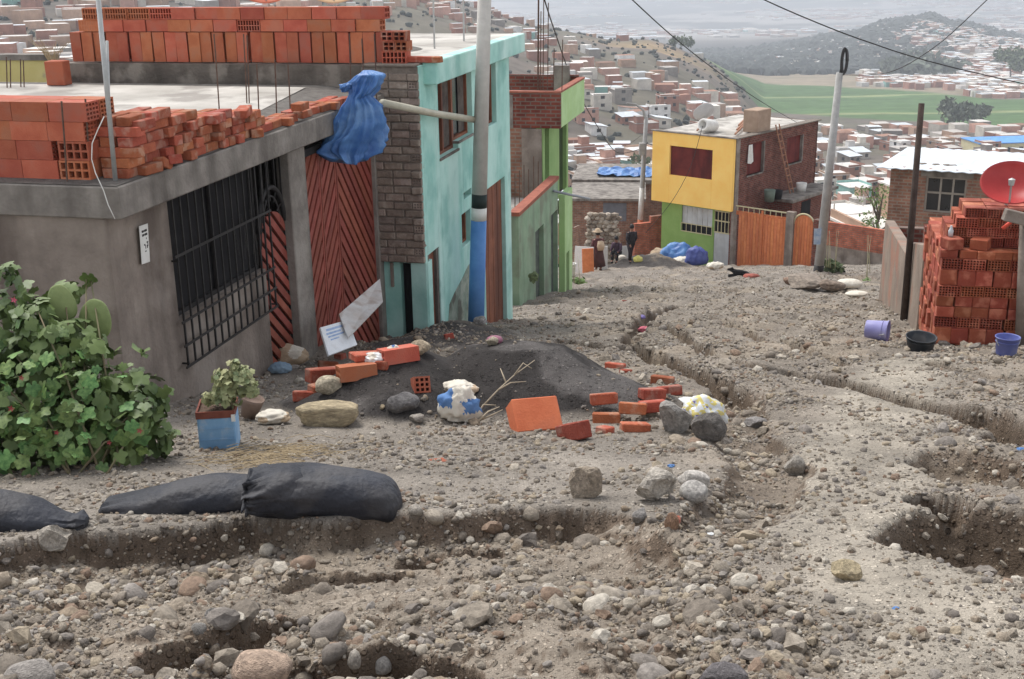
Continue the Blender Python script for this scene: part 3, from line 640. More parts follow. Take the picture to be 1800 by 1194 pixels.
def teal():
    h = FT.empty('turquoise_house'); tag(h, 'two-storey turquoise painted house with unfinished brick side wall', 'house')
    yE = FT.X(896,200).y; zl = lambda px, py: FT.X(px, py).z; yl = lambda px, py=300: FT.X(px, py).y
    fz = zl(774,136)
    w1 = (yl(774), yl(807), (zl(774,282)+zl(807,256))/2, fz); w2 = (yl(807), yl(833), zl(820,240), fz); w3 = (yl(857), yl(875), zl(857,224), fz)
    w4 = (yl(812,400), yl(828,400), zl(812,437), zl(812,378)); w5 = (yl(815,340), yl(829,340), zl(815,352), zl(829,330))
    d1 = (yl(753,480), yl(774,480), .3, (zl(753,452)+zl(773,430))/2); gd = (yl(852,400), yl(889,400), .3, (zl(853,340)+zl(890,304))/2)
    mb = MB(); wallx(mb, -.2, 0, .012, yE, 0, TR-.01, [w1,w2,w3,w4,w5,d1,gd]); mb.build('wall', m_teal, h, bevel=.006)
    XL = FT.Y(96,110).x; MB().box(XL+.02, -.2, .9, yE, TR-.25, TR-.012).build('roof_slab', m_screed, h)
    f = MB(); f.box(-.02, .17, .22, yE+.45, TR-.26, TR+.035); f.build('roof_fascia', m_teal, h, bevel=.012)
    MB().box(XL, .165, .26, yE+.44, TR+.002, TR+.03).build('roof_screed', m_screed, h)
    for i, q in enumerate((w1,w2,w3,w4)):
        w_ = MB().box(-.14, -.13, q[0], q[1], q[2], q[3]).build('window', m_glass, h)
        fr = MB(); t = .04
        for y in (q[0], q[1]-t): fr.box(-.13, -.08, y, y+t, q[2], q[3])
        if i == 0: fr.box(-.13, -.085, (q[0]+q[1])/2-.03, (q[0]+q[1])/2+.03, q[2], q[3])
        fr.box(-.13, -.083, q[0], q[1], q[2], q[2]+t); fr.build('frame', m_wood, w_)
        if i != 3: MB().box(-.12, -.115, q[0]+(q[1]-q[0])*.55, q[1]-.05, q[2]+.05, q[3]).build('curtain', M('brown_curtain', C(70,60,56), C(110,100,92), 5, .9), w_)
        if i < 2: MB().box(-.12, .02, q[0]-.02, q[1], q[2]-.035, q[2]-.001).build('sill', m_conc, w_, bevel=.004)
    MB().box(-.12, -.11, w5[0], w5[1], w5[2], w5[3]).build('vent_panel', m_conc, h)
    d = MB().box(-.10, -.06, d1[0], d1[1]-.09, d1[2], d1[3]).build('door', m_wood, h); MB().box(-.12, -.02, d1[1]-.09, d1[1], d1[2], d1[3]).build('jamb', m_conc, d)
    g = empty('garage_door', (0,0,0)); g.parent = h; nb = 9
    for i in range(nb):
        a = gd[0]+(gd[1]-gd[0])*i/nb; MB().box(-.11, -.07+.004*(i%2), a+.004, a+(gd[1]-gd[0])/nb-.004, gd[2], gd[3]).build('plank', m_wood, g)
    # stained bare plaster low on the facade
    q = [(yl(790,535),zl(790,535)),(yl(800,512),zl(800,512)),(yl(812,490),zl(812,490)),(yl(822,468),zl(822,468)),(yl(827,462),zl(827,462)),(yl(828,570),zl(828,570)),(yl(788,565),zl(788,565))]
    MB().prism([(.0,y,z) for y,z in q], (.006,0,0), 'x').build('plaster_patch', m_teal2, h)
    # front: brick side wall hanging proud of the turquoise ground floor
    zb = FT.Y(700,462).z; xl = FT.Y(664,300).x-.15; dx0, dx1 = FT.Y(706,500,.1).x, FT.Y(727,500,.1).x
    lo = MB(); wallx(lo, .08, .28, xl-.6, -.21, 0, zb, [(dx0,dx1,0,zb-.02)], 'x'); lo.box(-.21, -.0, .014, .28, 0, zb-.003); lo.build('lower_wall', m_teal, h)
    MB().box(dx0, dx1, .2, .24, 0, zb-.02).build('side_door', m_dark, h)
    MB().box(FT.Y(684,480).x, FT.Y(689,480).x, .05, .08, zb-.35, zb-.02).build('wall_stain_strip', m_conc2, h)
    sd = empty('side_wall', (0,0,0)); sd.parent = h
    MB().box(xl, -.012, -.02, .2, zb+.012, TR-.02).build('mortar_bed', m_mort, sd)
    br = [solid(.24,.12,.085,m_greyb,.01,i) for i in range(4)]; hb = hollow(.125,.2,.085,3,2,.014,.08,False,mat=m_greyb)
    rows = int((TR-zb-.05)/.102); r_ = 0
    for r_ in range(rows):
        z = zb+.016+r_*.102; x = -.0
        if r_ % 3 == 1: put(hb, sd, (-.066, .065, z), (0,0,random.uniform(-.04,.04))); x = -.14
        elif r_ % 2: put(br[0], sd, (-.062, .035, z), (0,0,math.pi/2)); x = -.135
        while x > xl+.03:
            wd = min(.24, x-xl)
            o = put(random.choice(br), sd, (x-wd/2-.002, .02+random.uniform(-.008,.008), z), (random.uniform(-.05,.05),0,random.uniform(-.02,.02)))
            if wd < .235: o.scale.x = wd/.24
            x -= .256
    MB().box(xl+.02, -.02, -.05, .3, TR-.02, TR+.015).build('coping', m_mort, h, bevel=.01)
    MB().box(XL, xl, .0, .25, 1.5, TR-.004).build('rear_deck_wall', M('dark_render', C(96,88,80,.9), C(122,112,102,.9), 4, .95, .8, 25, dirt=(C(150,140,128), .6, 3), streak=(C(70,62,56), .6)), h)
    # rooftop leftovers
    MB().tube([(-.95,.55,TR),(-.95,.55,TR+.22)], .03, 10).build('vent_pipe', m_white, h, True)
    MB().lathe([(.001,.22),(.2,.2),(.5,.06),(.75,.0)], 20, Matrix.Translation((-1.3,1.9,TR+.028))).build('sand_heap', m_slab, h, True)
    return h
teal()
def antenna(px, y, hgt, label):
    P = FT.wor((FT.Y(px,90,y).x, y, TR+.02)); e = empty('roof_antenna', P, .4); tag(e, label, 'antenna'); MB().tube([(0,0,0),(.01,0,hgt)], .014, 8).build('mast', m_steel, e)
    for k in range(5): MB().tube([(-.22+.03*k,0,hgt-.1-.0*k),(.22-.03*k,0,hgt-.1)] if k == 0 else [(-.2+.1*k,-.16+.02*k,hgt-.1),(-.2+.1*k,.16-.02*k,hgt-.1)], .005, 5).build('element', m_steel, e)
antenna(764, 2.2, 1.25, 'thin television antenna mast on the roof of the turquoise house'); antenna(816, 3.6, .9, 'short antenna mast near the street edge of the turquoise roof')
def stack_roof():
    z0 = TR+.006; x0 = FT.Y(127,100,.2).x; x1 = FT.Y(684,100,.2).x
    s = empty('brick_stack', FT.wor((x1, .2, z0)), -AZ); tag(s, 'long stack of big hollow orange bricks, bottom row standing upright, on the turquoise house', 'brick stack')
    Ltot = x1-x0; st = hollow(.155,.2,.38,2,1,.02,.05,face='x'); n = int(Ltot/.168); w_ = Ltot/n
    ly = hollow(.318,.2,.148,2,2,.02,.06,face='x'); hl = hollow(.318,.2,.148,8,2,.013,.1)
    for i in range(n): put(st, s, (-w_*(i+.5), .1+random.uniform(-.02,.02), 0), (random.uniform(-.012,.012),random.uniform(-.014,.014),random.uniform(-.08,.08)))
    for r_ in range(2):
        z = .388+r_*.152; m_ = int(Ltot/.326); off = .03 if r_ else .10
        for i in range(m_):
            me = ly
            if r_ == 1 and i >= m_-4: me = hl
            if r_ == 0 and i == 5: me = hl
            put(me, s, (-off-.326*(i+.5), .1+random.uniform(-.02,.02), z+.002), (0,0,random.uniform(-.035,.035)))
        if r_ == 0: put(hl, s, (-.326*m_+.05, .1, z+.002))
    for i in range(3): put(ly, s, (-.4-1.3*i, .42, .0), (0,0,.2)) 
    s2 = empty('brick_stack', FT.wor((FT.Y(697,104,.2).x, .2, z0)), -AZ); tag(s2, 'small stack of three courses of bricks beside the long upright stack', 'brick stack')
    h2 = hollow(.32,.2,.155,6,2,.014,.12); l2 = hollow(.155,.22,.12,2,2,.015,.05,mat=m_clay2)
    put(h2, s2, (0,.0,0)); put(l2, s2, (-.06,.0,.157)); put(l2, s2, (.10,.01,.157)); put(l2, s2, (-.08,.0,.279)); put(l2, s2, (.085,-.01,.279))
    for i, px in enumerate((728, 748, 762)):
        p = FT.wor((FT.Y(px,103,.2).x, .22, TR+.017)); o = obj('brick', solid(.2,.11,.075,seed=20+i), None, loc=p); o.rotation_euler = (0,0,-AZ+random.uniform(-.1,.1)); tag(o, 'single red brick lying on the coping of the turquoise house', 'brick', 'bricks on the coping')
    # the end post brick on the deck, far left
    p = FL.Y(104,140,5.85); o = obj('brick', solid(.25,.2,.31,m_clay,.008,44), None, loc=FL.wor((p.x,5.85,ZT+.108))); o.rotation_euler = (0,0,-AZ+.1); tag(o, 'big hollow orange brick standing alone on end on the pale roof deck', 'brick')
stack_roof()
def yellow_wall():
    P = at(30, 142, 19.5); zt = at(30, 106, 19.5).z; e = empty('yellow_wall', P, -AZ); tag(e, 'pale yellow wall with peeling grey patches behind the flat roof', 'wall')
    MB().box(-2.5, .62, 0, .2, -3, zt-P.z).build('panel', M('peeling_yellow', C(206,190,110), C(216,202,130), 2, .9, .2, 20, dirt=(C(160,148,128), .9, 1.6)), e); MB().box(-2.5, .66, -.03, .23, zt-P.z, zt-P.z+.09).build('coping', m_conc, e)
    rd = random.Random(3); g = at(92, 96, 18.5); w_ = empty('dry_weed', g); tag(w_, 'dry straw-coloured weed at the end of the roof wall', 'weed')
    for k in range(26): a = rd.uniform(0,6.28); l = rd.uniform(.2,.5); MB().tube([(0,0,-.25),(math.cos(a)*l*.3,math.sin(a)*l*.2,l*.1),(math.cos(a)*l*.8,math.sin(a)*l*.5,l*.55)], [.006,.005,.002], 4).build('stalk', M('dry_stalk', C(170,148,112), C(190,168,132), 6, .9), w_)
yellow_wall()
m_dish = M('orange_dish', C(214,106,72), C(226,122,86), 5, .5); m_dish2 = M('faded_dish', C(222,172,122), C(236,196,150), 4, .5); m_dred = M('red_dish', C(172,40,40), C(188,52,48), 5, .4)
def dish(name, P, r_, tilt, yaw, mat, label, arm=True, mast=1., sq=.9):
    e = empty(name, P); tag(e, label, 'satellite dish', 'satellite dishes')
    prof = [(.001, .0)]+[(r_*t, .22*r_*t*t*1.6) for t in (.2,.4,.6,.8,.95,1.0)]+[(r_*1.0, .22*r_*1.6+.015)]+[(r_*t, .22*r_*t*t*1.6+.012) for t in (.9,.6,.3,.001)]
    mt = Matrix.Rotation(yaw,4,'Z') @ Matrix.Rotation(tilt,4,'X') @ Matrix.Diagonal((1,sq,1,1))
    b = MB().lathe(prof, 40, mt).build('reflector', mat, e, True)
    MB().tube([mt@Vector((0,-r_*.9,.1)), mt@Vector((0,-r_*.55,r_*.95))], .012, 6).build('feed_arm', m_steel, e); MB().lathe([(.001,0),(.03,0),(.04,.07),(.001,.09)], 12, Matrix.Translation(mt@Vector((0,-r_*.5,r_*.92)))).build('feed_horn', m_steel, e)
    MB().tube([Vector((0,.05,-.05)), Vector((0,.1,-.2)), Vector((0,.1,-mast))], .022, 8).build('mast', m_steel, e)
    return e
for px, lab, mt in ((467,'orange satellite dish behind the long brick stack',m_dish),(585,'faded cream and orange satellite dish behind the brick stack',m_dish2)):
    P = at(px, -33, 17.2); dish('satellite_dish', P, .45, R(62), R(8), mt, lab, mast=P.z-(-1.36)-.02)

# ---------------------------------------------------------------- painted utility pole
def painted_pole():
    g = at(835, 560, 16.5); d = g.y; b = Vector((g.x, g.y, H(g.x,g.y)-.2)); top = at(856, -170, d)
    e = empty('utility_pole', b); tag(e, 'round concrete pole painted blue, white and black at its base', 'utility pole')
    ax = top-b; r0, r1 = .118, .085
    def seg(y0, y1, name, mat, k=0):
        t0 = ((at(835,y0,d).z-b.z)/ax.z if y0 is not None else 0); t1 = ((at(845,y1,d).z-b.z)/ax.z)
        MB().tube([ax*t0, ax*t1], [r0+(r1-r0)*t0+k, r0+(r1-r0)*t1+k], 24).build(name, mat, e, True)
    seg(None, 387, 'blue_band', M('blue_pole_paint', C(70,128,196), C(90,148,210), 4, .7, streak=(C(120,160,210),.4)), .001); seg(387, 365, 'white_band', m_white, .001); seg(365, 341, 'black_band', M('green_black_paint', C(34,46,44), C(46,58,56), 5, .7), .001)
    seg(341, -170, 'shaft', M('pole_concrete', C(186,182,174,1.1), C(202,198,190,1.1), 5, .9, .2, 30, streak=(C(140,134,128),.5)))
painted_pole()
# ================================================================ green house and its low terrace further down
m_lime = M('lime_paint', C(158,192,126,1.15), C(176,206,146,1.15), 1.6, .85, .15, 30, streak=(C(170,206,128), .5))
m_lime2 = M('mid_green_paint', C(126,162,92,1.1), C(142,176,106,1.1), 1.6, .85, .1, 30)
m_gg = M('grey_green_paint', C(132,162,130,1), C(154,180,148,1), 2, .9, .3, 20, streak=(C(116,126,110), .6), dirt=(C(120,112,98), .5, 1.3))
m_redb = brickmat('red_brick_far', C(132,66,50,1.1), C(104,48,38,1.1), C(120,100,90,1))
m_tanb = brickmat('tan_brick_far', C(160,112,88,1.1), C(136,92,74,1.1), C(150,132,116,1))
m_copb = M('brick_coping', C(160,92,70,1.1), C(136,76,60,1.1), 6, .9, .4, 40)
G0 = at(985, 300, 28.); GZ = -8.6
FG = Frame((G0.x, G0.y, GZ), AZ)
def green():
    h = FG.empty('green_house'); tag(h, 'lime green two-storey house with unfinished red brick parapet', 'house')
    zp = FG.X(985,164).z; zq = FG.X(985,226).z; yE = FG.X(1027,200).y; zl = lambda px, py: FG.X(px, py).z; yl = lambda px, py=300: FG.X(px, py).y
    xl = FG.Y(893,200).x
    # parapet box on the roof (overhanging)
    p = empty('parapet', (0,0,0)); p.parent = h
    MB().box(xl-2, 0, -.02, .14, zq, zp).build('brick_front', m_redb, p); MB().box(-.14, 0, .14, yE, zq, zp-.002).build('green_side', m_lime, p)
    MB().box(xl-2, -.14, yE-.14, yE, zq, zp+.10).build('brick_back', m_redb, p)
    MB().box(-.16, .012, -.03, yE+.02, zp, zp+.045).build('coping', m_copb, p); MB().box(xl-2, -.16, -.03, .15, zp, zp+.04).build('coping', m_copb, p)
    MB().box(-1.42, -1.12, -.04, -.02, zq, zp-.05).build('tie_column', m_conc, p); MB().box(-.75, -.35, yE-.3, yE-.15, zp-.3, zp+.35).build('tie_column', m_conc, p)
    MB().box(xl-2, -.01, .14, yE-.14, zq, zq+.1).build('roof_slab', m_conc, p)
    # body: recessed behind the overhang
    xr = -.42; zf = zl(985,480)-1
    w1 = (yl(1006,300), yl(1022,280), FG.X(1010,345,xr).z, zq-.05)
    mb = MB(); wallx(mb, xr-.15, xr, .0, yE-.02, FG.X(985,345,xr).z-.0, zq, [(.25,.75,FG.X(985,300,xr).z-.3,zq-.06),(yE*.62,yE-.25,FG.X(1010,320,xr).z,zq-.06)]); mb.build('upper_wall', m_lime2, h)
    MB().box(xr-.12, xr-.1, .2, yE-.2, FG.X(985,345,xr).z, zq-.02).build('window', m_glass, h)
    zs_ = FG.X(985,345,xr).z
    f = MB(); yG = FG.X(1006,400).y; wallx(f, -.15, 0, .55, yG, 0, zs_+.35, [(.75,1.15,0,zs_-1.15)]); f.build('lower_facade', m_lime, h)
    MB().box(-.12, -.1, .7, 1.2, 0, zs_-1.1).build('door', m_conc, h)
    MB().box(-2.2, -.16, .0, 1.6, zs_-.12, zs_).build('floor_slab', m_conc, h)
    MB().box(xl-2, xr-.15, .0, .15, 0, zq-.001).build('side_wall', m_tanb, h)
    MB().box(xr-.5, xr-.02, -.05, .0, zs_-.8, zq-.02).build('corner_column', m_conc2, h)
    f = MB(); wallx(f, -.45, -.3, .05, .55, 0, zs_-.13, [(.15,.45,0,zs_-1.2)]); f.build('porch_wall', m_lime, h); MB().box(-.42, -.40, .1, .5, 0, zs_-1.0).build('porch_door', M('grey_door', C(130,136,130), C(150,154,150), 4, .8), h)
    for i, (px, y0, y1) in enumerate(((945,168,-60),(949,168,20),(954,168,-30),(962,160,5),(987,165,70),(972,162,85))):
        a = FG.Y(px, y0, .25); b = FG.wor(a); q = FG.loc(ray(px+2, y1)*b.y); MB().tube([(a.x,a.y,zp-.6), (q.x,q.y,q.z)], .022 if i == 0 else .012, 6).build('rebar', m_rust, h)
    # street-side plastic gutter pipe
    a, b = FG.wor(FG.X(973,336)), at(1036,350,29.2); MB().tube([FG.loc(a)+Vector((.0,0,0)), FG.loc(b)], .03, 8).build('drain_pipe', M('grey_plastic', C(130,136,144), C(150,154,160), 5, .5), h, True)
    # low terrace house in front of it
    y0 = FG.X(912,440,-.05).y; K = FG.empty('terrace_house'); tag(K, 'low grey-green terrace with brick-topped parapet between the turquoise and green houses', 'house')
    zt = (FG.X(912,381,-.05).z+FG.X(972,314,-.05).z)/2; ye = -.06
    f = MB(); wallx(f, -.2, -.05, y0, ye, 0, zt-.05, [(y0+1.6,y0+2.5,0,zt-.75),(y0+3.3,y0+4.1,0,zt-.75)]); f.build('facade', m_gg, K)
    MB().box(-.18, -.16, y0+1.5, y0+4.2, 0, zt-.7).build('door', M('weathered_door', C(74,82,76), C(104,112,102), 6, .9), K)
    MB().box(-.24, -.02, y0-.03, ye, zt-.05, zt+.03).build('coping', m_copb, K); MB().box(-3.5, -.24, y0-.03, y0+.15, zt-.30, zt-.16).build('coping', m_redb, K)
    MB().box(-3.5, -.2, y0, y0+.14, 0, zt-.302).build('front_wall', m_gg, K); MB().box(-3.5, -.2, y0+.14, ye, zt-.6, zt-.52).build('terrace_floor', m_screed, K)
    for i, (px, y1) in enumerate(((905,305),(913,300),(921,290),(929,298),(938,275),(946,284))):
        a = FG.Y(px, 350, -2.2+.25*i); MB().tube([(a.x,a.y,zt-.5),(a.x+.01,a.y,FG.Y(px,y1,-2.2+.25*i).z)], .012, 5).build('rebar', m_rust, K)
green()

# ================================================================ yellow house with orange gates at the end of the street
YC = at(1290, 372, 55.); YZ = -16.5; AY = R(-48)
FYH = Frame((YC.x, YC.y, YZ), AY+math.pi/2)         # local y: along the brick side (away), local x: right/near along the gates
m_yel = M('yellow_paint', C(234,182,70,1.3), C(242,194,88,1.3), 1.2, .85, .1, 20)
m_grn = M('grass_green_paint', C(124,158,74,1.1), C(138,170,86,1.1), 1.5, .85, .1, 20)
m_curt = M('maroon_curtain', C(96,30,26,1.1), C(120,42,34,1.1), 2, .8, streak=(C(70,20,20),.8))
m_cream = M('cream_iron', C(196,184,140), C(210,198,156), 5, .7)
m_orng = M('orange_planks', C(206,112,50,1.05), C(224,132,68,1.05), 5, .6, .15, 60, rnd=.1, hue=.004, streak=(C(170,84,38),.6))
m_sheet = M('metal_sheet', C(182,184,184), C(204,206,206), 2, .6, .1, 20, streak=(C(150,146,140),.5))
def yellow():
    h = FYH.empty('yellow_house'); tag(h, 'bright yellow two-storey house with green ground floor and bare brick side', 'house')
    F_ = FYH; fl = lambda px, py: F_.Y(px, py)       # facade is the plane y=0, x<0
    zr = fl(1290,243).z; zu = fl(1288,371).z; xl = fl(1151,300).x; Ls = F_.X(1433,300).y
    wx0, wx1, wz0, wz1 = fl(1182,280).x, fl(1257,285).x, fl(1220,311).z, fl(1220,259).z
    mb = MB(); wallx(mb, -.25, -.06, xl, .0, zu, zr, [(wx0,wx1,wz0,wz1)], 'x'); mb.build('upper_facade', m_yel, h, bevel=.01)
    w_ = MB().box(wx0, wx1, -.13, -.11, wz0, wz1).build('window', m_curt, h)
    fr = MB()
    for x in (wx0, wx1-.06): fr.box(x, x+.06, -.11, -.07, wz0, wz1)
    fr.box(wx0, wx1, -.11, -.075, wz1-.06, wz1); fr.box(wx0, wx1, -.11, -.075, wz0, wz0+.06); fr.build('frame', M('olive_frame', C(110,104,40), C(128,120,52), 4, .7), w_)
    dx0, dx1 = fl(1250,410).x, fl(1281,410).x; gx0, gx1 = fl(1193,390).x, fl(1247,390).x; gz0 = fl(1220,412).z; gz1 = zu-.15
    lo = MB(); wallx(lo, .25, .4, xl+.3, -.02, 0, zu-.002, [(dx0,dx1,0,gz1),(gx0,gx1,gz0,gz1)], 'x'); lo.build('lower_wall', m_grn, h)
    sh = empty('shutter', (0,0,0)); sh.parent = h; nb = 6
    for i in range(nb): a = gx0+(gx1-gx0)*i/nb; MB().box(a+.012, a+(gx1-gx0)/nb-.012, .30, .33, gz0+.4, gz1).build('panel', m_sheet, sh)
    for i in range(7): a = gx0+(gx1-gx0)*i/6; MB().box(a-.012, a+.012, .22, .24, gz0, gz0+.42).build('bar', m_cream, sh)
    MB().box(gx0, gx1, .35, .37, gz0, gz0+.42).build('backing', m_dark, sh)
    for z in (gz0, gz0+.4): MB().box(gx0, gx1, .215, .245, z, z+.04).build('rail', m_cream, sh)
    d = empty('door', (0,0,0)); d.parent = h; dm = F_.Y(1265,408,.3).z
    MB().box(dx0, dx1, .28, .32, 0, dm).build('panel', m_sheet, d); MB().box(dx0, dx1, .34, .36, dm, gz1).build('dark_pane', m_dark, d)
    for i in range(6): a = dx0+(dx1-dx0)*i/5; MB().box(a-.018, a+.018, .26, .29, dm, gz1).build('bar', m_cream, d)
    for z in (dm-.05, (dm+gz1)/2, gz1-.05): MB().box(dx0, dx1, .25, .3, z, z+.06).build('rail', m_cream, d)
    # brick side: wall in the plane x=0 running away
    zs0, zs1 = zr, F_.X(1433,232).z
    a0, a1 = F_.X(1313,290).y, F_.X(1343,290).y; b0, b1 = F_.X(1383,265).y, F_.X(1411,265).y
    wz = lambda p, q: (F_.X(p, q).z)
    H1 = (a0, a1, wz(1325,306), wz(1325,252)); H2 = (b0, b1, wz(1397,286), wz(1397,240))
    mb = MB(); wallx(mb, -.2, 0, .002, Ls, 0, zr-.03, [H1,H2]); mb.build('side_wall', m_redb, h)
    for q in (H1, H2):
        w_ = MB().box(-.15, -.13, q[0], q[1], q[2], q[3]).build('window', m_curt, h); MB().box(-.12, .02, q[1]-.1, q[1], q[2], q[3]).build('frame', m_conc, w_); MB().box(-.12, .03, q[0], q[1]-.1, q[2]-.08, q[2]).build('sill', m_conc, w_)
    MB().box(-.12, .015, -.02, .30, 0, zr-.04).build('corner_column', m_conc2, h)
    MB().box(xl, -.2, .0, Ls, zr-.28, zr-.06).build('roof_slab', m_screed, h); MB().box(xl, .0, Ls-.15, Ls, 0, zr-.05).build('rear_wall', m_redb, h)
    MB().box(xl-.15, .2, -.30, -.0, zr+.001, zr+.05).build('coping', m_conc, h); MB().box(-.35, .12, .05, Ls+.1, zr-.028, zr+.02).build('eave_boards', m_mort, h)
    # landing, ladder, tank and oddments on the side
    lz = F_.X(1390,345,.9).z; y0, y1 = F_.X(1352,345,.2).y, F_.X(1432,340,.2).y
    MB().box(0.002, 1.5, y0, y1, lz-.14, lz).build('landing_slab', m_conc, h); MB().box(.0, 1.3, y0+.3, y1-.3, 0, lz-.141).build('lower_room', m_redb, h)
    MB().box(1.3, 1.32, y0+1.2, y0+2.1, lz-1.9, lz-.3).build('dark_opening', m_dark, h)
    ld = empty('ladder', (0,0,0)); ld.parent = h
    p0, p1 = F_.X(1392,340,.55), F_.X(1366,228,.12)
    for s in (-.16, .16): MB().tube([p0+Vector((0,s,0)), p1+Vector((0,s,.25))], .035, 6).build('rail', m_tanw, ld)
    for i in range(9): q = p0.lerp(p1, (i+.7)/9.4); MB().tube([q+Vector((.02,-.2,0)), q+Vector((.02,.2,0))], .03, 6).build('rung', m_tanw, ld)
    MB().box(-.9, -.1, F_.X(1319,215,-.5).y, F_.X(1342,215,-.5).y, zr, zr+1.05).build('water_tank', M('tank_block', C(158,132,110), C(174,148,126), 3, .9), h, bevel=.03)
    for k, (px, mt, z1) in enumerate(((1353,M('grey_green_drum', C(96,112,100), C(112,126,112), 4, .7),.55),(1366,m_dark,.42),(1408,m_white,.42))):
        p = F_.X(px, 338, .7); MB().lathe([(.001,0),(.22,0),(.27,z1),(.25,z1),(.001,z1-.06)], 14, Matrix.Translation((p.x, p.y, lz+.002))).build('bucket', mt, h, True)
    p = F_.X(1322,275,.15); MB().add([(.10,p.y-.25,p.z+.55),(.12,p.y+.05,p.z+.55),(.16,p.y+.12,p.z-.25),(.10,p.y-.3,p.z-.3),(.14,p.y-.05,p.z-.35)], [(0,1,2,4,3)]).build('hanging_cloth', m_white, h)
    for k in range(5):
        a = (-.6-.7*k, .8+1.3*(k%3)); MB().tube([(a[0],a[1],zr+.05),(a[0]-.9,a[1]+2.2,zr+.12)], .05, 5).build('roof_pole', m_tanw, h)
    MB().lathe([(.28,-.5),(.30,-.45),(.30,.45),(.28,.5),(.2,.5),(.19,-.3),(.001,-.3)], 20, Matrix.Translation((F_.Y(1245,222,1.0).x, 1.0, zr+.3)) @ Matrix.Rotation(R(80),4,'X')).build('fallen_tank', m_white, h, True)
    dishp = F_.wor((F_.Y(1240,208,1.4).x, 1.4, zr+.75)); dish('satellite_dish', dishp, .55, R(-60), R(20), M('grey_dish', C(176,174,172), C(190,188,186), 4, .5), 'grey satellite dish on the roof of the yellow house', mast=.7)
    # orange gates
    gt = FYH.empty('plank_gate'); tag(gt, 'double orange plank gate beside the yellow house', 'gate'); gz1 = F_.Y(1300,374).z; gzb = F_.Y(1300,458).z-.6
    x1 = F_.Y(1381,420).x; n = 16
    for i in range(n):
        a = .28+(x1-.28)*i/n; MB().box(a+.008, a+(x1-.28)/n-.008, .0, .05, gzb, gz1+.05*math.sin(i*.4)).build('plank', m_orng, gt)
    xm = .28+(x1-.28)*.5; MB().box(xm-.05, xm+.05, -.04, -.001, gzb, gz1+.25).build('stile', m_orng, gt)
    MB().box(.1, x1+.1, .052, .09, gz1-.12, gz1+.08).build('rail', m_orng, gt); MB().box(.1, x1, .0, .04, gz1+.28, gz1+.33).build('top_rail', m_cream, gt)
    for i in range(10): a = .2+(x1-.2)*i/9; MB().box(a-.012, a+.012, .01, .03, gz1+.06, gz1+.28).build('bar', m_cream, gt)
    pw = MB().box(x1+.0, x1+.38, -.08, .2, gzb, gz1+.38).build('gate_pillar', m_conc2, gt)
    ag = FYH.empty('arched_gate'); tag(ag, 'single orange plank gate with a rounded top', 'gate')
    a0 = x1+.40; a1 = F_.Y(1428,420).x; zc = F_.Y(1408,378).z; r_ = (a1-a0)/2; n = 7
    for i in range(n):
        u0, u1 = a0+(a1-a0)*i/n, a0+(a1-a0)*(i+1)/n; f = lambda u: zc-r_+math.sqrt(max(0, r_*r_-(u-(a0+a1)/2)**2))
        MB().prism([(u0+.008,0,gzb),(u1-.008,0,gzb),(u1-.008,0,f(u1-.008)),((u0+u1)/2,0,f((u0+u1)/2)),(u0+.008,0,f(u0+.008))], (0,.05,0), 'y').build('plank', m_orng, ag)
    MB().tube([((a0+a1)/2+r_*1.12*math.cos(t), .03, zc-r_+r_*1.12*math.sin(t)) for t in [math.pi*i/16 for i in range(17)]], .04, 6).build('iron_arch', m_cream, ag)
    # low wall that carries on to the right
    lw = FYH.empty('boundary_wall'); tag(lw, 'low boundary wall, orange brick above grey render, right of the arched gate', 'wall')
    b0, b1 = a1+.05, F_.Y(1556,440).x; zt = (F_.Y(1462,394).z+F_.Y(1548,402).z)/2; zm = zt-1.05
    MB().box(b0+.55, b1, .0, .2, gzb-1, zm).build('rendered_base', m_conc2, lw); MB().box(b0+.55, b1, .01, .19, zm, zt).build('brick_top', brickmat('orange_brick_far', C(196,108,78,1.1), C(172,88,62,1.1), C(150,110,92,1)), lw)
    MB().box(b0, b0+.55, -.1, .25, gzb-1, gz1+.2).build('brick_pier', m_redb, lw)
m_tanw = M('tan_timber', C(176,126,96), C(150,104,80), 6, .85)
yellow()

# ================================================================ concrete pole with cable coil, far thin pole
def pole(name, px0, py0, d, px1, py1, r0, r1, label, bands=()):
    b = at(px0, py0, d); gz = H(b.x, b.y)-.3; e = empty(name, (b.x, b.y, gz)); tag(e, label, 'utility pole')
    top = at(px1, py1, d); B = Vector((b.x,b.y,gz)); ax = top-B
    MB().tube([(0,0,0), ax], [r0,r1], 16).build('shaft', m_pole, e, True)
    for y0, y1, nm, mt in bands:
        t0, t1 = [max(0,(at(px0,y,d).z-gz)/ax.z) for y in (y0, y1)]
        MB().tube([ax*t0, ax*t1], [r0+(r1-r0)*t0+.004, r0+(r1-r0)*t1+.004], 16).build(nm, mt, e, True)
    return e, B, top
m_pole = M('pale_pole_concrete', C(158,156,152), C(178,176,172), 4, .9, .15, 20, streak=(C(134,130,126),.4))
e, B, top = pole('utility_pole', 1437, 490, 38., 1476, 128, .165, .105, 'leaning grey concrete pole topped by a black coil of cable', ((490+30,466,'black_band',m_black),))
c = at(1485,108,38.)-B
for k in range(4): MB().tube([c+Vector((.10*math.cos(t)+.02*k-.03, .03*k+.07*math.cos(t), .40*math.sin(t)*(1-.03*k))) for t in [2*math.pi*i/28 for i in range(29)]], .035, 6).build('cable_coil', m_black, e, True)
MB().tube([top-B+Vector((0,0,-.05)), top-B+Vector((.05,0,.2))], .03, 6).build('bracket', m_black, e)
q = [at(1437+dx, yy, 37.83)-B for dx, yy in ((-6,402),(7,402),(5,430),(-7,430))]
MB().add(q, [(0,1,2,3)]).build('sticker', M('blue_sticker', C(150,180,214), C(196,210,226), 9, .6), e)
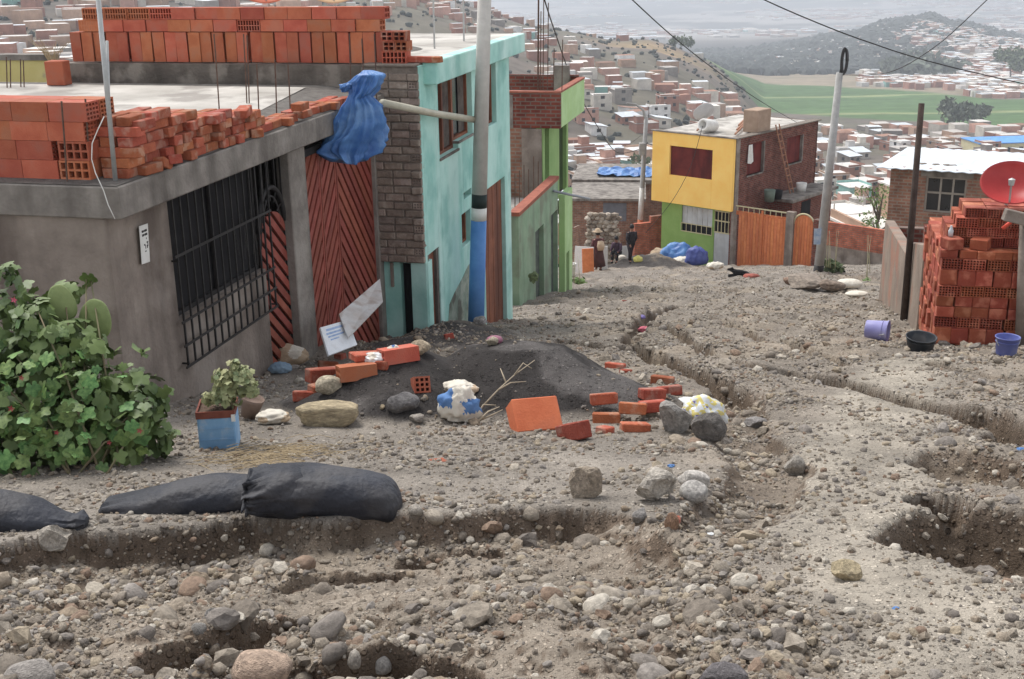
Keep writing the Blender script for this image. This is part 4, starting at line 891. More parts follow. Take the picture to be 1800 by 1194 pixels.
e, B, top = pole('utility_pole', 1121, 425, 60., 1136, 205, .16, .10, 'slim grey street light pole with white and orange painted base', ((415,386,'orange_band',M('orange_band',C(196,110,70),C(206,122,84),4,.8)),(386,330,'white_band',m_white)))
MB().tube([top-B+Vector((0,0,-.3)), top-B+Vector((-.15,0,.3)), top-B+Vector((-.55,-.1,.62)), top-B+Vector((-1.0,-.2,.7))], [.07,.06,.05,.04], 8).build('lamp_arm', m_pole, e, True)
MB().box(-.16,.16,-.14,.14,-.3,.3, Matrix.Translation(at(1129,262,59.8)-B)).build('meter_box', m_pole, e)

# ================================================================ right side of the street
def right_walls():
    P = at(1640, 600, 14.); Fw = Frame((P.x, P.y, -7.6), AZ)
    m_pl = M('brown_plaster', C(130,112,98,.9), C(156,138,122,.9), 1.6, .95, .6, 14, dirt=(C(168,104,76,.95),.6,1.1))
    # wall nearer the brick pile
    w1 = Fw.empty('plaster_wall'); tag(w1, 'tall brown plastered wall running from the brick pile to the dark post', 'wall')
    ya, yb = 1.95, Fw.X(1597,450).y; zt0, zt1 = Fw.X(1640,358).z, Fw.X(1600,352).z
    MB().add([(0,ya,0),(.2,ya,0),(.2,yb,0),(0,yb,0),(0,ya,zt1-.1),(.2,ya,zt1-.1),(.2,yb,zt1-.55),(0,yb,zt1-.55)], [(0,3,2,1),(4,5,6,7),(0,1,5,4),(1,2,6,5),(2,3,7,6),(3,0,4,7)]).build('panel', m_pl, w1, bevel=.015)
    MB().box(.2, .5, yb-.02, yb+.16, 0, zt1-.3).build('brick_return', m_redb, w1)
    w2 = Fw.empty('plaster_wall'); tag(w2, 'weathered lower wall slab with a broken slanting top beyond the dark post', 'wall')
    yc, yd = yb+.35, Fw.X(1551,450).y; q0, q1 = Fw.X(1590,390).z, Fw.X(1552,372).z
    MB().add([(0,yc,0),(.18,yc,0),(.18,yd,0),(0,yd,0),(0,yc,q0-.35),(.18,yc,q0-.35),(.18,yd,q1),(0,yd,q1)], [(0,3,2,1),(4,5,6,7),(0,1,5,4),(1,2,6,5),(2,3,7,6),(3,0,4,7)]).build('panel', m_pl, w2, bevel=.015)
    MB().box(.18, 1.6, yd-.2, yd-.02, 0, q1-.1).build('return_wall', m_redb, w2)
    b = Fw.wor(Fw.X(1597, 470, -.05)); t = ray(1620,182)*b.y; gz = H(b.x,b.y)-.2
    o = MB().tube([(0,0,0), t-Vector((b.x,b.y,gz))], [.055,.042], 10).build('timber_post', M('dark_timber', C(64,52,46), C(84,70,62), 8, .9, .4, 50), None, True, loc=(b.x,b.y,gz)); tag(o, 'tall dark timber post standing against the plastered walls', 'post')
    # brick pile
    pm = [M('pile_clay', C(158,70,42,.85), C(182,90,58,.85), 6, .85, .3, 80, rnd=.2, hue=.008, dirt=(C(206,132,100,1.1),.4,6))]
    s = empty('brick_stack', Fw.wor((0,0,H(P.x+.8,P.y)-Fw.O.z-.28)), -AZ); tag(s, 'tall pile of red perforated bricks in alternating courses under the red dish', 'brick stack')
    base_z = s.location.z
    fl_ = hollow(.255,.2,.14,7,4,.011,.06,False,mat=pm[0]); sq = solid(.205,.2,.2,pm[0],.008,3); sq2 = solid(.205,.2,.13,pm[0],.008,4)
    z = 0; k = 0; rows = [('s',.2),('h',.14),('s',.2),('h',.14),('s',.13),('s',.13),('h',.14),('s',.2),('h',.14),('q',.1)]
    Ztop = Fw.X(1640,402).z+Fw.O.z-base_z
    tot = sum(r_[1] for r_ in rows)+.004*len(rows); f = Ztop/tot
    for kd, hh in rows:
        n = 7 if kd == 'h' else 9; w_ = 1.85/n
        for i in range(n):
            me = fl_ if kd == 'h' else (sq if hh > .15 else sq2)
            base_w = .255 if kd == 'h' else .205
            o = put(me, s, (w_*(i+.5)+random.uniform(-.012,.012), .11+random.uniform(-.025,.025), z), (0,0,random.uniform(-.05,.05))); o.scale = ((w_-.008)/base_w, 1, hh*f/(.14 if kd == 'h' else (.2 if hh > .15 else .13)))
        for j in range(1, 9):                                     # the face along the street
            o = put(sq if hh > .15 else sq2, s, (.105+random.uniform(-.025,.025), .11+.21*j, z), (0,0,math.pi/2+random.uniform(-.05,.05))); o.scale.z = hh*f/(.2 if hh > .15 else .13)
        z += hh*f+.003
    MB().box(.2, 1.85, .2, 1.85, 0, z-.02).build('hidden_core', pm[0], s)
    for r_ in range(4):
        x0, x1 = ((.06,1.4),(.06,1.25),(.16,1.2),(.25,1.0))[r_]; n = (6,5,4,3)[r_]; w_ = (x1-x0)/n; me = fl_
        for i in range(n):
            for j in range(3): o = put(me, s, (x0+w_*(i+.5), .35+.22*j+random.uniform(-.02,.02), z), (0,0,random.uniform(-.06,.06))); o.scale.x = (w_-.01)/.255; o.scale.z = .115/.14
        z += .118
    # loose bricks on top
    for i, (x, y, rz) in enumerate(((.12,.12,.4),(1.45,.3,.2),(1.5,.6,.1),(.45,.15,1.2))):
        put(sq2, s, (x, y, z-.472), (0,0,rz))
    p = at(1658,408,14.2); o = MB().lathe([(.001,0),(.03,0),(.032,.07),(.02,.09),(.012,.12),(.012,.13),(.001,.13)], 12).build('plastic_bottle', M('clear_plastic', C(190,196,200), C(206,210,214), 6, .2), None, True, loc=(Fw.wor((.10,.16,0)).x, Fw.wor((.10,.16,0)).y, base_z+Ztop+.13)); tag(o, 'small clear plastic bottle standing on the corner of the brick pile', 'bottle')
    # dish, post and board by the pile
    Pd = at(1778,330,14.25); dish('satellite_dish', Pd, .36, R(52), R(-24), m_dred, 'dark red satellite dish standing above the brick pile', mast=1.2, sq=.8)
    b = at(1797,600,13.7); gz = H(b.x,b.y)-.2; t = at(1803,380,13.7)
    o = MB().tube([(0,0,0), (t.x-b.x,0,t.z-gz)], .07, 8).build('timber_post', m_conc2, None, True, loc=(b.x,b.y,gz)); tag(o, 'grey weathered post at the near corner of the brick pile', 'post')
    a = at(1774,376,13.6); o = MB().box(-.06,.9,-.05,.05,-.07,.07, Matrix.Rotation(R(14),4,'Y')).build('concrete_lintel', m_conc2, None, bevel=.01, loc=a+Vector((0,0,-.02))); tag(o, 'grey beam end jutting over the brick pile', 'beam')
    a = at(1762,402,13.75); o = MB().tube([(0,0,0),(.14,.0,.12)], .022, 8).build('orange_handle', M('orange_plastic', C(226,70,44), C(232,84,56), 5, .4), None, True, loc=a); tag(o, 'short orange plastic tube on top of the brick pile', 'tube')
    # brick house with sheet roof beyond
    Q = at(1566, 300, 33.); Fb = Frame((Q.x, Q.y, -11.), R(26)); h = Fb.empty('brick_house'); tag(h, 'single-storey brick house with pale sheet metal roof behind the brick pile', 'house')
    ze = Fb.Y(1570,294).z; wx0, wx1, wz0, wz1 = Fb.Y(1626,340).x, Fb.Y(1698,340).x, Fb.Y(1660,375).z, Fb.Y(1660,312).z
    mb = MB(); wallx(mb, .0, .2, 0, 9, 0, ze, [(wx0,wx1,wz0,wz1)], 'x'); mb.build('wall', m_tanb, h); MB().box(0,.2,.2,5,0,ze-.75).build('end_wall', m_tanb, h)
    w_ = MB().box(wx0, wx1, .12, .14, wz0, wz1).build('window', m_glass, h); fr = MB()
    for t in (0,.36,.68,1): x = wx0+(wx1-wx0-.05)*t; fr.box(x, x+.05, .05, .12, wz0, wz1)
    for t in (0,.55,1): zz = wz0+(wz1-wz0-.05)*t; fr.box(wx0, wx1, .06, .115, zz, zz+.05)
    fr.build('frame', M('pale_frame', C(150,140,128), C(166,156,144), 4, .8), w_)
    MB().box(wx0-.15, wx1+.15, -.012, .0, wz1, wz1+.16).build('lintel', m_conc, w_)
    r_ = MB(); n = 60; vs = []
    for i in range(n+1):
        x = -.35+10.4*i/n; zz = .025*(i%2); vs += [(x,-.35,ze+.02+zz),(x,5.6,ze-.30+zz)]
    r_.add(vs, [(2*i,2*i+2,2*i+3,2*i+1) for i in range(n)]); ro = r_.build('roof', M('zinc_sheet', C(196,206,214), C(214,222,228), .8, .5, streak=(C(170,176,180),.5)), h)
    sm = ro.modifiers.new('thickness','SOLIDIFY'); sm.thickness = .02
    stone_m = solid(.22,.16,.12,m_conc2,.03,9)
    for i, (px, py) in enumerate(((1623,287),(1646,286),(1664,285),(1676,285))):
        p = Fb.Y(px, py, 1.1); o = obj('weight_stone', stone_m, None, loc=Fb.wor((p.x,1.1,ze-.14))); tag(o, 'grey stone weighing down the sheet metal roof', 'stone', 'stones holding down the sheet roof')
right_walls()

# ================================================================ overhead cables
def cable(pts, r_, label, d=None):
    P = [at(*p) for p in pts]; out = []
    for i in range(len(P)-1):                       # smooth through the points
        p0, p1, p2, p3 = P[max(i-1,0)], P[i], P[i+1], P[min(i+2,len(P)-1)]
        for k in range(8):
            t = k/8; out.append(.5*((2*p1)+(p2-p0)*t+(2*p0-5*p1+4*p2-p3)*t*t+(3*p1-p0-3*p2+p3)*t**3))
    out.append(P[-1]); o = MB().tube([q-out[0] for q in out], r_*.6, 6).build('power_cable', m_black, None, True, loc=out[0]); tag(o, label, 'cable', 'overhead cables')
cable([(948,-30,24),(975,55,30),(1010,150,40),(1050,222,50),(1085,268,57),(1126,262,60)], .028, 'black cable sagging from above the green house to the slim street light pole')
cable([(1085,-25,20),(1180,62,24),(1260,125,29),(1340,180,38),(1400,215,60)], .018, 'dark cable sloping down towards the valley beyond the yellow house')
cable([(1290,-25,18),(1400,25,18.5),(1520,72,19),(1660,115,20),(1900,170,22)], .015, 'long dark cable crossing in front of the wooded hill')
cable([(1790,-55,22),(1735,0,24),(1640,85,29),(1560,128,34),(1480,132,38)], .018, 'dark cable rising from the leaning pole with the cable coil')
cable([(1235,222,53),(1215,290,53.4),(1190,340,54),(1165,375,55),(1135,410,57)], .02, 'thin cable hanging in front of the yellow house')
cable([(1030,265,48),(1065,262,52),(1100,256,57),(1128,238,60)], .016, 'thin service cable beside the slim street light pole')
# ================================================================ the town in the valley
WALLS = {'brick red': C(172,120,100), 'tan brick': C(192,156,130), 'pale cream': C(212,204,190), 'grey block': C(150,142,134), 'pink brick': C(202,152,132), 'white': C(226,224,220), 'pale turquoise': C(140,190,180)}
ROOFS = {'pale concrete': C(222,216,208), 'grey concrete': C(184,176,168), 'sheet metal': C(206,212,216), 'rusty sheet': C(160,120,100)}
wm = {k: M('town_wall_'+k.replace(' ','_'), v, tuple(c*.75 for c in v[:3])+(1,), .7, .95, rnd=.12) for k, v in WALLS.items()}
rm = {k: M('town_roof_'+k.replace(' ','_'), v, tuple(c*.8 for c in v[:3])+(1,), .5, .85, rnd=.12) for k, v in ROOFS.items()}
def house_parts(w_, d_, h_, kind, rd):
    """wall, roof and window shapes of a small valley house, base sunk for the slope"""
    W_ = MB(); W_.box(-w_/2, w_/2, -d_/2, d_/2, -4, h_-.15); Rf = MB(); wins = []
    if kind == 'flat':
        Rf.box(-w_/2-.15, w_/2+.15, -d_/2-.15, d_/2+.15, h_-.15, h_)
        W_.box(-w_/2, w_/2, -d_/2, -d_/2+.18, h_+.003, h_+.55); W_.box(-w_/2, -w_/2+.18, -d_/2+.18, d_/2, h_+.003, h_+.5)
        if rd.random() < .5: W_.box(w_/2-2.6, w_/2-.2, d_/2-3, d_/2-.2, h_+.003, h_+2.1); Rf.box(w_/2-2.7, w_/2-.1, d_/2-3.1, d_/2-.1, h_+2.1, h_+2.22)
        for k in range(3): a = (-w_/2+.1+k*(w_-.3)/2); Rf.box(a, a+.07, d_/2-.2, d_/2-.13, h_, h_+.9)
    else:
        a, b = h_, h_+.9
        Rf.add([(-w_/2-.4,-d_/2-.5,a),(w_/2+.4,-d_/2-.5,a),(w_/2+.4,d_/2+.4,b),(-w_/2-.4,d_/2+.4,b),(-w_/2-.4,-d_/2-.5,a-.06),(w_/2+.4,-d_/2-.5,a-.06),(w_/2+.4,d_/2+.4,b-.06),(-w_/2-.4,d_/2+.4,b-.06)], [(0,1,2,3),(7,6,5,4),(0,4,5,1),(1,5,6,2),(2,6,7,3),(3,7,4,0)])
        W_.add([(-w_/2,-d_/2,h_-.15),(w_/2,-d_/2,h_-.15),(w_/2,d_/2,h_-.15),(-w_/2,d_/2,h_-.15),(w_/2,d_/2,h_+.8),(-w_/2,d_/2,h_+.8)], [(0,1,4,5),(1,2,4),(0,5,3),(2,3,5,4)])
    ns = 2 if h_ > 4 else 1
    for f_ in range(ns):
        z = .9+2.7*f_; n = 2 if w_ < 8 else 3
        for i in range(n):
            x = -w_/2+w_*(i+.5)/n; wins.append((x-.55, x+.55, -d_/2-.02, -d_/2+.0, z, z+1.15))
        wins.append((-w_/2-.02, -w_/2, -.7, .7, z, z+1.1))
    return W_, Rf, wins
VAR = []
def make_variants():
    rd = random.Random(3)
    for i, (w_, d_, h_, kind) in enumerate(((7,8,2.9,'flat'),(8.5,7,4.7,'flat'),(6,7.5,2.7,'shed'),(9.5,8,3.0,'flat'),(7.5,8,4.9,'flat'),(8,6,2.6,'shed'))):
        w_ *= .82; d_ *= .82; W_, Rf, wins = house_parts(w_, d_, h_, kind, rd); big = MB(); big.v = list(W_.v); big.f = list(W_.f); big.mi = [0]*len(W_.f)
        big.cur = 1; big.add(Rf.v, Rf.f); big.cur = 2
        for q in wins: big.box(*q)
        VAR.append((W_.mesh('wall', m_conc), Rf.mesh('roof', m_conc), [MB().box(*q).mesh('window', m_glass) for q in wins], big.mesh('town_house', [m_conc,m_conc,m_glass]), h_, kind))
make_variants()
def setmat(o, i, mt): o.material_slots[i].link = 'OBJECT'; o.material_slots[i].material = mt
FARBOX = []                                          # (x,y,z,w,d,h,rot,wallcol,roofcol)
def scatter_town():
    rd = random.Random(11); spots = []; y = 74.
    while y < 560:
        st = 7.2+.012*y; x = .02*y+rd.uniform(0,st)
        while x < .53*y:
            u = x/y; px = 900+u*2195
            if not (fieldmask(np.array([x]),np.array([y]))[0] > .3) and rd.random() < (.93 if not (y > 285 and u < .155) else .55): spots.append((x+rd.uniform(-1.5,1.5), y+rd.uniform(-2,2)))
            x += st*rd.uniform(.92,1.5)
        y += st*rd.uniform(.95,1.2)
    ok = [s for s in spots if not (s[1] < 84 and s[0] < 19)]
    near, far = ok[:300], ok[300:]
    wk, rk = list(WALLS), list(ROOFS); wwt = [4.5,5,2.8,2,3.6,2.4,.3]
    for x, y in near:
        vi = rd.randrange(len(VAR)); W_, Rf, wins, big, h_, kind = VAR[vi]; wl = rd.choices(wk, wwt)[0]; rl = rd.choice(rk[:2]) if kind == 'flat' else rd.choice(rk[2:]) if rd.random() < .85 else 'sheet metal'
        if kind != 'flat' and rd.random() < .45: rl = 'sheet metal'
        z = H(x, y); rz = rd.choice((0,0,math.pi/2))+rd.gauss(.25,.12)+(math.pi if rd.random() < .15 else 0)
        lab = '%s house of %s walls with %s roof in the valley town' % ('two-storey' if h_ > 4 else 'small one-storey', wl, rl if rl != 'sheet metal' else 'pale sheet metal')
        if y < 190:
            e = empty('town_house', (x,y,z), rz); tag(e, lab, 'house', 'houses of the valley town'); a = obj('wall', W_, e); setmat(a,0,wm[wl]); b = obj('roof', Rf, e); setmat(b,0,rm[rl])
            for q in wins: obj('window', q, e)
        else:
            o = obj('town_house', big, None, loc=(x,y,z)); o.rotation_euler = (0,0,rz); tag(o, lab, 'house', 'houses of the valley town'); setmat(o,0,wm[wl]); setmat(o,1,rm[rl])
    pal = [WALLS[k] for k in wk]; rp = [ROOFS[k] for k in rk]
    for x, y in far: FARBOX.append((x,y,rd.uniform(5,8),rd.uniform(5,8),rd.choice((rd.uniform(2.3,3.2),rd.uniform(2.6,4.8))),rd.gauss(.2,.15),rd.choices(pal,wwt)[0],rd.choice(rp)))
    # left hillside, the saddle, the built-up right hill, the plain
    def sc_(n, ulo, uhi, dlo, dhi, fn, s0, s1):
        k = 0
        while k < n:
            d_ = rd.uniform(dlo,dhi); u = rd.uniform(ulo,uhi); x = u*d_
            if rd.random() > fn(u, d_, x): continue
            FARBOX.append((x,d_,rd.uniform(s0,s1),rd.uniform(s0,s1),rd.uniform(2.6,5.5)*(s0/6)**.5,rd.gauss(.2,.3),rd.choices(pal,wwt)[0],rd.choices(rp,[4,2,3,1])[0])); k += 1
    cl = lambda x, y, s, t=.0: float(np.clip(.5+2.2*(fbm(np.array([x*s]),np.array([y*s]),3,91)[0]-t),0,1))
    sc_(300, -.48, -.16, 80, 640, lambda u,d_,x: cl(x,d_,.012), 5, 9)
    sc_(430, -.16, .20, 190, 755, lambda u,d_,x: cl(x,d_,.012,.1)*(1 if d_ < 480 else .55), 3.4, 6)
    sc_(900, .325, .46, 1260, 2080, lambda u,d_,x: cl(x,d_,.006,-.15), 8, 13)
    sc_(650, .29, .46, 840, 1300, lambda u,d_,x: cl(x,d_,.01,-.05)*(1-fieldmask(np.array([x]),np.array([d_]))[0]), 6, 10)
    sc_(1100, .16, .34, 1300, 2080, lambda u,d_,x: .5, 6, 9)
    sc_(2600, -.1, .5, 3000, 7500, lambda u,d_,x: cl(x,d_,.0016,.05), 14, 40)
    n = len(FARBOX); B = np.array([[b[0],b[1],b[2],b[3],b[4],b[5]] for b in FARBOX]); Zb = np.where(B[:,1] < 62, 0, Hf(B[:,0],B[:,1]))
    cx = np.array([-1,1,1,-1,-1,1,1,-1])*.5; cy = np.array([-1,-1,1,1,-1,-1,1,1])*.5; cz = np.array([0,0,0,0,1,1,1,1.])
    c_, s_ = np.cos(B[:,5])[:,None], np.sin(B[:,5])[:,None]; lx, ly = cx[None]*B[:,2:3], cy[None]*B[:,3:4]
    V = np.stack([B[:,0:1]+lx*c_-ly*s_, B[:,1:2]+lx*s_+ly*c_, Zb[:,None]-4+cz[None]*(B[:,4:5]+4)], -1).reshape(-1,3)
    fq = np.array([[4,5,6,7],[0,1,5,4],[1,2,6,5],[2,3,7,6],[3,0,4,7]]); Q = (np.arange(n)[:,None,None]*8+fq[None]).reshape(-1,4)
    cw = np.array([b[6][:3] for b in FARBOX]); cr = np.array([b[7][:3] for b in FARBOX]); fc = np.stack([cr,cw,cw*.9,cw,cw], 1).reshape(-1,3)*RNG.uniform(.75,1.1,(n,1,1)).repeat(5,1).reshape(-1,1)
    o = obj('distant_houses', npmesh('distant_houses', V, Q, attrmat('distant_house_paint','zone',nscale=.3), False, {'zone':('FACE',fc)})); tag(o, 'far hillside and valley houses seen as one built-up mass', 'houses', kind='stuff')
scatter_town()
# ---------------------------------------------------------------- trees
m_leaf = M('olive_foliage', C(84,98,62), C(112,124,84), 3, .8, rnd=.2, hue=.02); m_bark = M('grey_bark', C(96,84,74), C(116,104,92), 8, .95, .4, 30)
def leafcloud(n, fn, size, seed, jit=.5):
    rg = np.random.default_rng(seed); P = np.array([fn(rg) for _ in range(n)]); a = rg.normal(size=(n,3)); a /= np.linalg.norm(a,axis=1)[:,None]; b = np.cross(a, rg.normal(size=(n,3))); b /= np.linalg.norm(b,axis=1)[:,None]
    s = size*rg.uniform(.5,1.3,(n,1)); V = np.stack([P-a*s, P+b*s*.5, P+a*s, P-b*s*.5], 1).reshape(-1,3); return V, np.arange(4*n).reshape(n,4)
def tree(px, py, d, h_, cr, label, lm, seed, n=900, dense=1., base_far=True, cone=False):
    P = at(px, py, d); z = H(P.x, P.y); rd = random.Random(seed); e = empty('tree', (P.x,P.y,z-.1)); tag(e, label, 'tree')
    tr = MB(); tips = []; tr.tube([(0,0,0),(.1*h_*.2,0,h_*.25),(.0,.05*h_,h_*.55),(.02*h_,0,h_*.85)], [h_*.035,h_*.028,h_*.018,h_*.006], 8)
    for k in range(9):
        a = rd.uniform(0,6.28); z0 = h_*rd.uniform(.25,.65); ln = cr*rd.uniform(.6,1.0)*(1 if not cone else .8); q = Vector((math.cos(a)*ln, math.sin(a)*ln, z0+h_*rd.uniform(.12,.35)))
        tr.tube([(0,0,z0), (q.x*.5,q.y*.5,z0+(q.z-z0)*.6), q], [h_*.014,h_*.009,h_*.003], 5); tips.append(q)
    tr.build('trunk', m_bark, e, True); tips.append(Vector((0,0,h_*.9)))
    cl = [(t+Vector((rd.gauss(0,.15),rd.gauss(0,.15),rd.gauss(0,.1)))*cr, cr*rd.uniform(.28,.5)) for t in tips for _ in range(2)]
    def fn(rg):
        c, r_ = cl[rg.integers(len(cl))]; v = rg.normal(size=3); v *= r_*rg.uniform(.3,1)**.5/np.linalg.norm(v); 
        if cone: v = v*np.array([1,1,1.0]); 
        return np.array(c)+v*np.array([1,1,.8])
    V, Q = leafcloud(n, fn, cr*(.085 if d < 150 else .17), seed); obj('crown', npmesh('crown', V, Q, lm, False), e)
m_leaf2 = M('grey_green_foliage', C(92,100,84), C(118,126,108), 3, .85); m_leaf3 = M('fresh_foliage', C(96,122,62), C(124,150,84), 3, .8)
tree(1100,330,78,7.0,3.0,'sparse grey-green tree behind the flat roof with blue sheeting',m_leaf,1,800)
tree(1690,238,560,11,9,'round grey-green tree alone in the green field',m_leaf2,2,900)
tree(1548,350,72,5.5,1.3,'slender fresh green tree behind the low brick wall',m_leaf3,3,600)
tree(1290,215,330,8,5,'dark green tree among the valley roofs',m_leaf,4,500); tree(1600,165,1130,14,26,'broad grey tree clump at the foot of the built-up hill',m_leaf2,5,900); tree(1770,180,1010,26,15,'tall dark conifer-like tree at the field edge',m_leaf,6,900); tree(1640,170,1160,13,24,'spreading grey tree at the far field edge',m_leaf2,7,700)
tree(1020,250,240,7,4,'small green tree between hillside roofs',m_leaf3,8,400); tree(1130,225,300,7,4.5,'small dark tree beyond the long white wall',m_leaf,9,400); tree(1195,150,740,7,6,'bushy tree on the foot of the bare hill',m_leaf,10,500)
def woods():
    """scrub and woodland that covers the far hill and dots the near one"""
    rd = np.random.default_rng(4); P = []
    while len(P) < 6200:
        far = rd.random() < .70
        if far: u, d_ = rd.uniform(.15,.46), rd.uniform(1230,2200); s = rd.uniform(3,8); keep = (u < .335+.02*rd.normal()) or (d_ > 1880) or rd.random() < .06
        else: u, d_ = rd.uniform(-.45,.2), rd.uniform(150,770); s = rd.uniform(.4,1.7); keep = rd.random() < .8
        if keep: P.append((u*d_, d_, s))
    P = np.array(P); Z = Hf(P[:,0],P[:,1]); bm = bmesh.new(); bmesh.ops.create_icosphere(bm, subdivisions=1, radius=1); v0 = np.array([v.co[:] for v in bm.verts]); f0 = np.array([[v.index for v in f.verts] for f in bm.faces]); bm.free()
    n = len(P); V = v0[None]*rd.uniform(.6,1.35,(n,len(v0),1))*P[:,2][:,None,None]*np.array([1,1,.8]); V += np.stack([P[:,0],P[:,1],Z+P[:,2]*.4],1)[:,None]; Q = (np.arange(n)[:,None,None]*len(v0)+f0[None]).reshape(-1,3)
    o = obj('scrub_woods', npmesh('scrub_woods', V.reshape(-1,3), Q, M('scrub', C(56,62,58), C(76,80,74), .05, .95), False)); tag(o, 'dark scrub and woodland covering the far hills', 'woods', kind='stuff')
woods()
# ---------------------------------------------------------------- landmarks of the valley
def block(name, px, py, d, w_, dp, h_, rz, wmat, rmat, label, kind='flat'):
    P = at(px, py, d); z = H(P.x,P.y); e = empty(name, (P.x,P.y,z), rz); tag(e, label, 'house')
    MB().box(-w_/2,w_/2,-dp/2,dp/2,-5,h_).build('wall', wmat, e); MB().box(-w_/2-.3,w_/2+.3,-dp/2-.3,dp/2+.3,h_,h_+.3).build('roof', rmat, e)
    n = max(2,int(w_/4))
    for i in range(n): x = -w_/2+w_*(i+.5)/n; MB().box(x-.7,x+.7,-dp/2-.04,-dp/2,h_*.35,h_*.75).build('window', m_glass, e)
    return e
block('long_hall', 1775, 275, 420, 30, 14, 5, .1, M('hall_yellow', C(206,196,150), C(220,210,166), 1, .9), M('bright_blue_roof', C(70,140,212), C(96,160,224), .6, .7), 'long yellow hall with bright blue roof beside the green field')
block('walled_building', 1165, 262, 270, 34, 9, 5, .12, M('panelled_white', C(222,216,208), C(232,228,222), 1, .9), rm['pale concrete'], 'long white walled building in the valley behind the yellow house')
block('green_building', 1335, 232, 330, 12, 9, 5, .1, M('sea_green', C(120,180,160), C(140,196,178), 1, .9), rm['pale concrete'], 'sea green house with pale roof beyond the yellow house')
block('peach_house', 1075, 300, 150, 11, 8, 5.2, .2, M('peach_brick', C(206,150,128), C(220,168,146), 1, .9), rm['pale concrete'], 'peach two-storey house with dark windows beyond the green house')
# flat roof with blue sheeting just behind the green house
def sheeted_house():
    P = at(1090, 345, 68.); e = empty('flat_roof_house', (P.x,P.y,H(P.x,P.y)), R(-8)); tag(e, 'low grey house with blue plastic sheeting on its flat roof', 'house'); zt = at(1090,322,68.).z-e.location.z
    MB().box(-2.6,3.0,-.0,5,-3,zt).build('wall', m_tanb, e); MB().box(-2.8,3.2,-.2,5.2,zt,zt+.22).build('roof', m_conc, e); MB().box(-2.2,-.9,-.03,0,zt-2.2,zt-.5).build('door', m_dark, e)
    mb = MB(); n = 16; rd = random.Random(2); vs = [((-1.4+3.8*i/n), .6+2.4*j/8, zt+.26+.22*rd.random()) for i in range(n+1) for j in range(9)]
    mb.add(vs, [(i*9+j,(i+1)*9+j,(i+1)*9+j+1,i*9+j+1) for i in range(n) for j in range(8)]); s = mb.build('sheeting', m_tarp, e); s.modifiers.new('t','SOLIDIFY').thickness = .03
    P = at(1060, 400, 61.); e = empty('shed', (P.x,P.y,H(P.x,P.y)), R(-6)); tag(e, 'low grey shed with slanting roof between the green house and the slim pole', 'shed'); zt = at(1060,352,61.).z-e.location.z
    MB().box(-1.6,2.0,0,4,-3,zt).build('wall', m_tanb, e); MB().box(-1.8,2.2,-.3,4.2,zt,zt+.14).build('roof', m_conc, e); MB().box(.0,1.2,-.03,0,zt-1.1,zt-.15).build('window', M('slate_panel', C(110,114,122), C(126,130,138), 3, .7), e)
    P = at(1138, 412, 58.5); e = empty('rubble_wall', (P.x,P.y,H(P.x,P.y)), R(20)); tag(e, 'short stepped red brick wall at the foot of the slim pole', 'wall'); zt = at(1138,392,58.5).z-e.location.z
    MB().box(-.7,1.1,0,.25,-1,zt).build('lower_course', brickmat('orange_brick_far', C(1,1,1), C(1,1,1), C(1,1,1)), e); MB().box(.2,1.1,.01,.24,zt,zt+.3).build('upper_course', MATS['orange_brick_far'], e)
sheeted_house()
# ================================================================ stones
def rockmesh(seed, sub=2, ang=.5, name='stone', mat=None, stretch=(1,1,1), boxy=0):
    rd = np.random.default_rng(seed); bm = bmesh.new(); bmesh.ops.create_icosphere(bm, subdivisions=sub, radius=1)
    co = np.array([v.co[:] for v in bm.verts])
    if boxy: co = np.sign(co)*np.abs(co)**(1-boxy); co /= np.abs(co).max()
    nrm = rd.normal(size=(9,3)); nrm /= np.linalg.norm(nrm,axis=1)[:,None]; off = rd.uniform(.55,.95,9)
    for n_, o_ in zip(nrm, off):                     # shave flat facets
        t = co@n_-o_; k = t > 0; co[k] -= (t[k]*ang*1.6)[:,None].clip(max=1.)*n_
    f = rd.normal(size=(7,3))*1.6; p = rd.uniform(0,6.28,7); co *= (1+.07*np.sin(co@f.T+p).sum(1)*.4)[:,None]
    f = rd.normal(size=(9,3))*6; p = rd.uniform(0,6.28,9); co *= (1+.012*np.sin(co@f.T+p).sum(1))[:,None]
    co *= np.array(stretch); co -= co.mean(0); co /= np.abs(co).max()
    for v, c in zip(bm.verts, co): v.co = c
    me = bpy.data.meshes.new(name); bm.to_mesh(me); bm.free(); me.materials.append(mat or m_rock)
    me.polygons.foreach_set('use_smooth', [ang < .6]*len(me.polygons)); return me
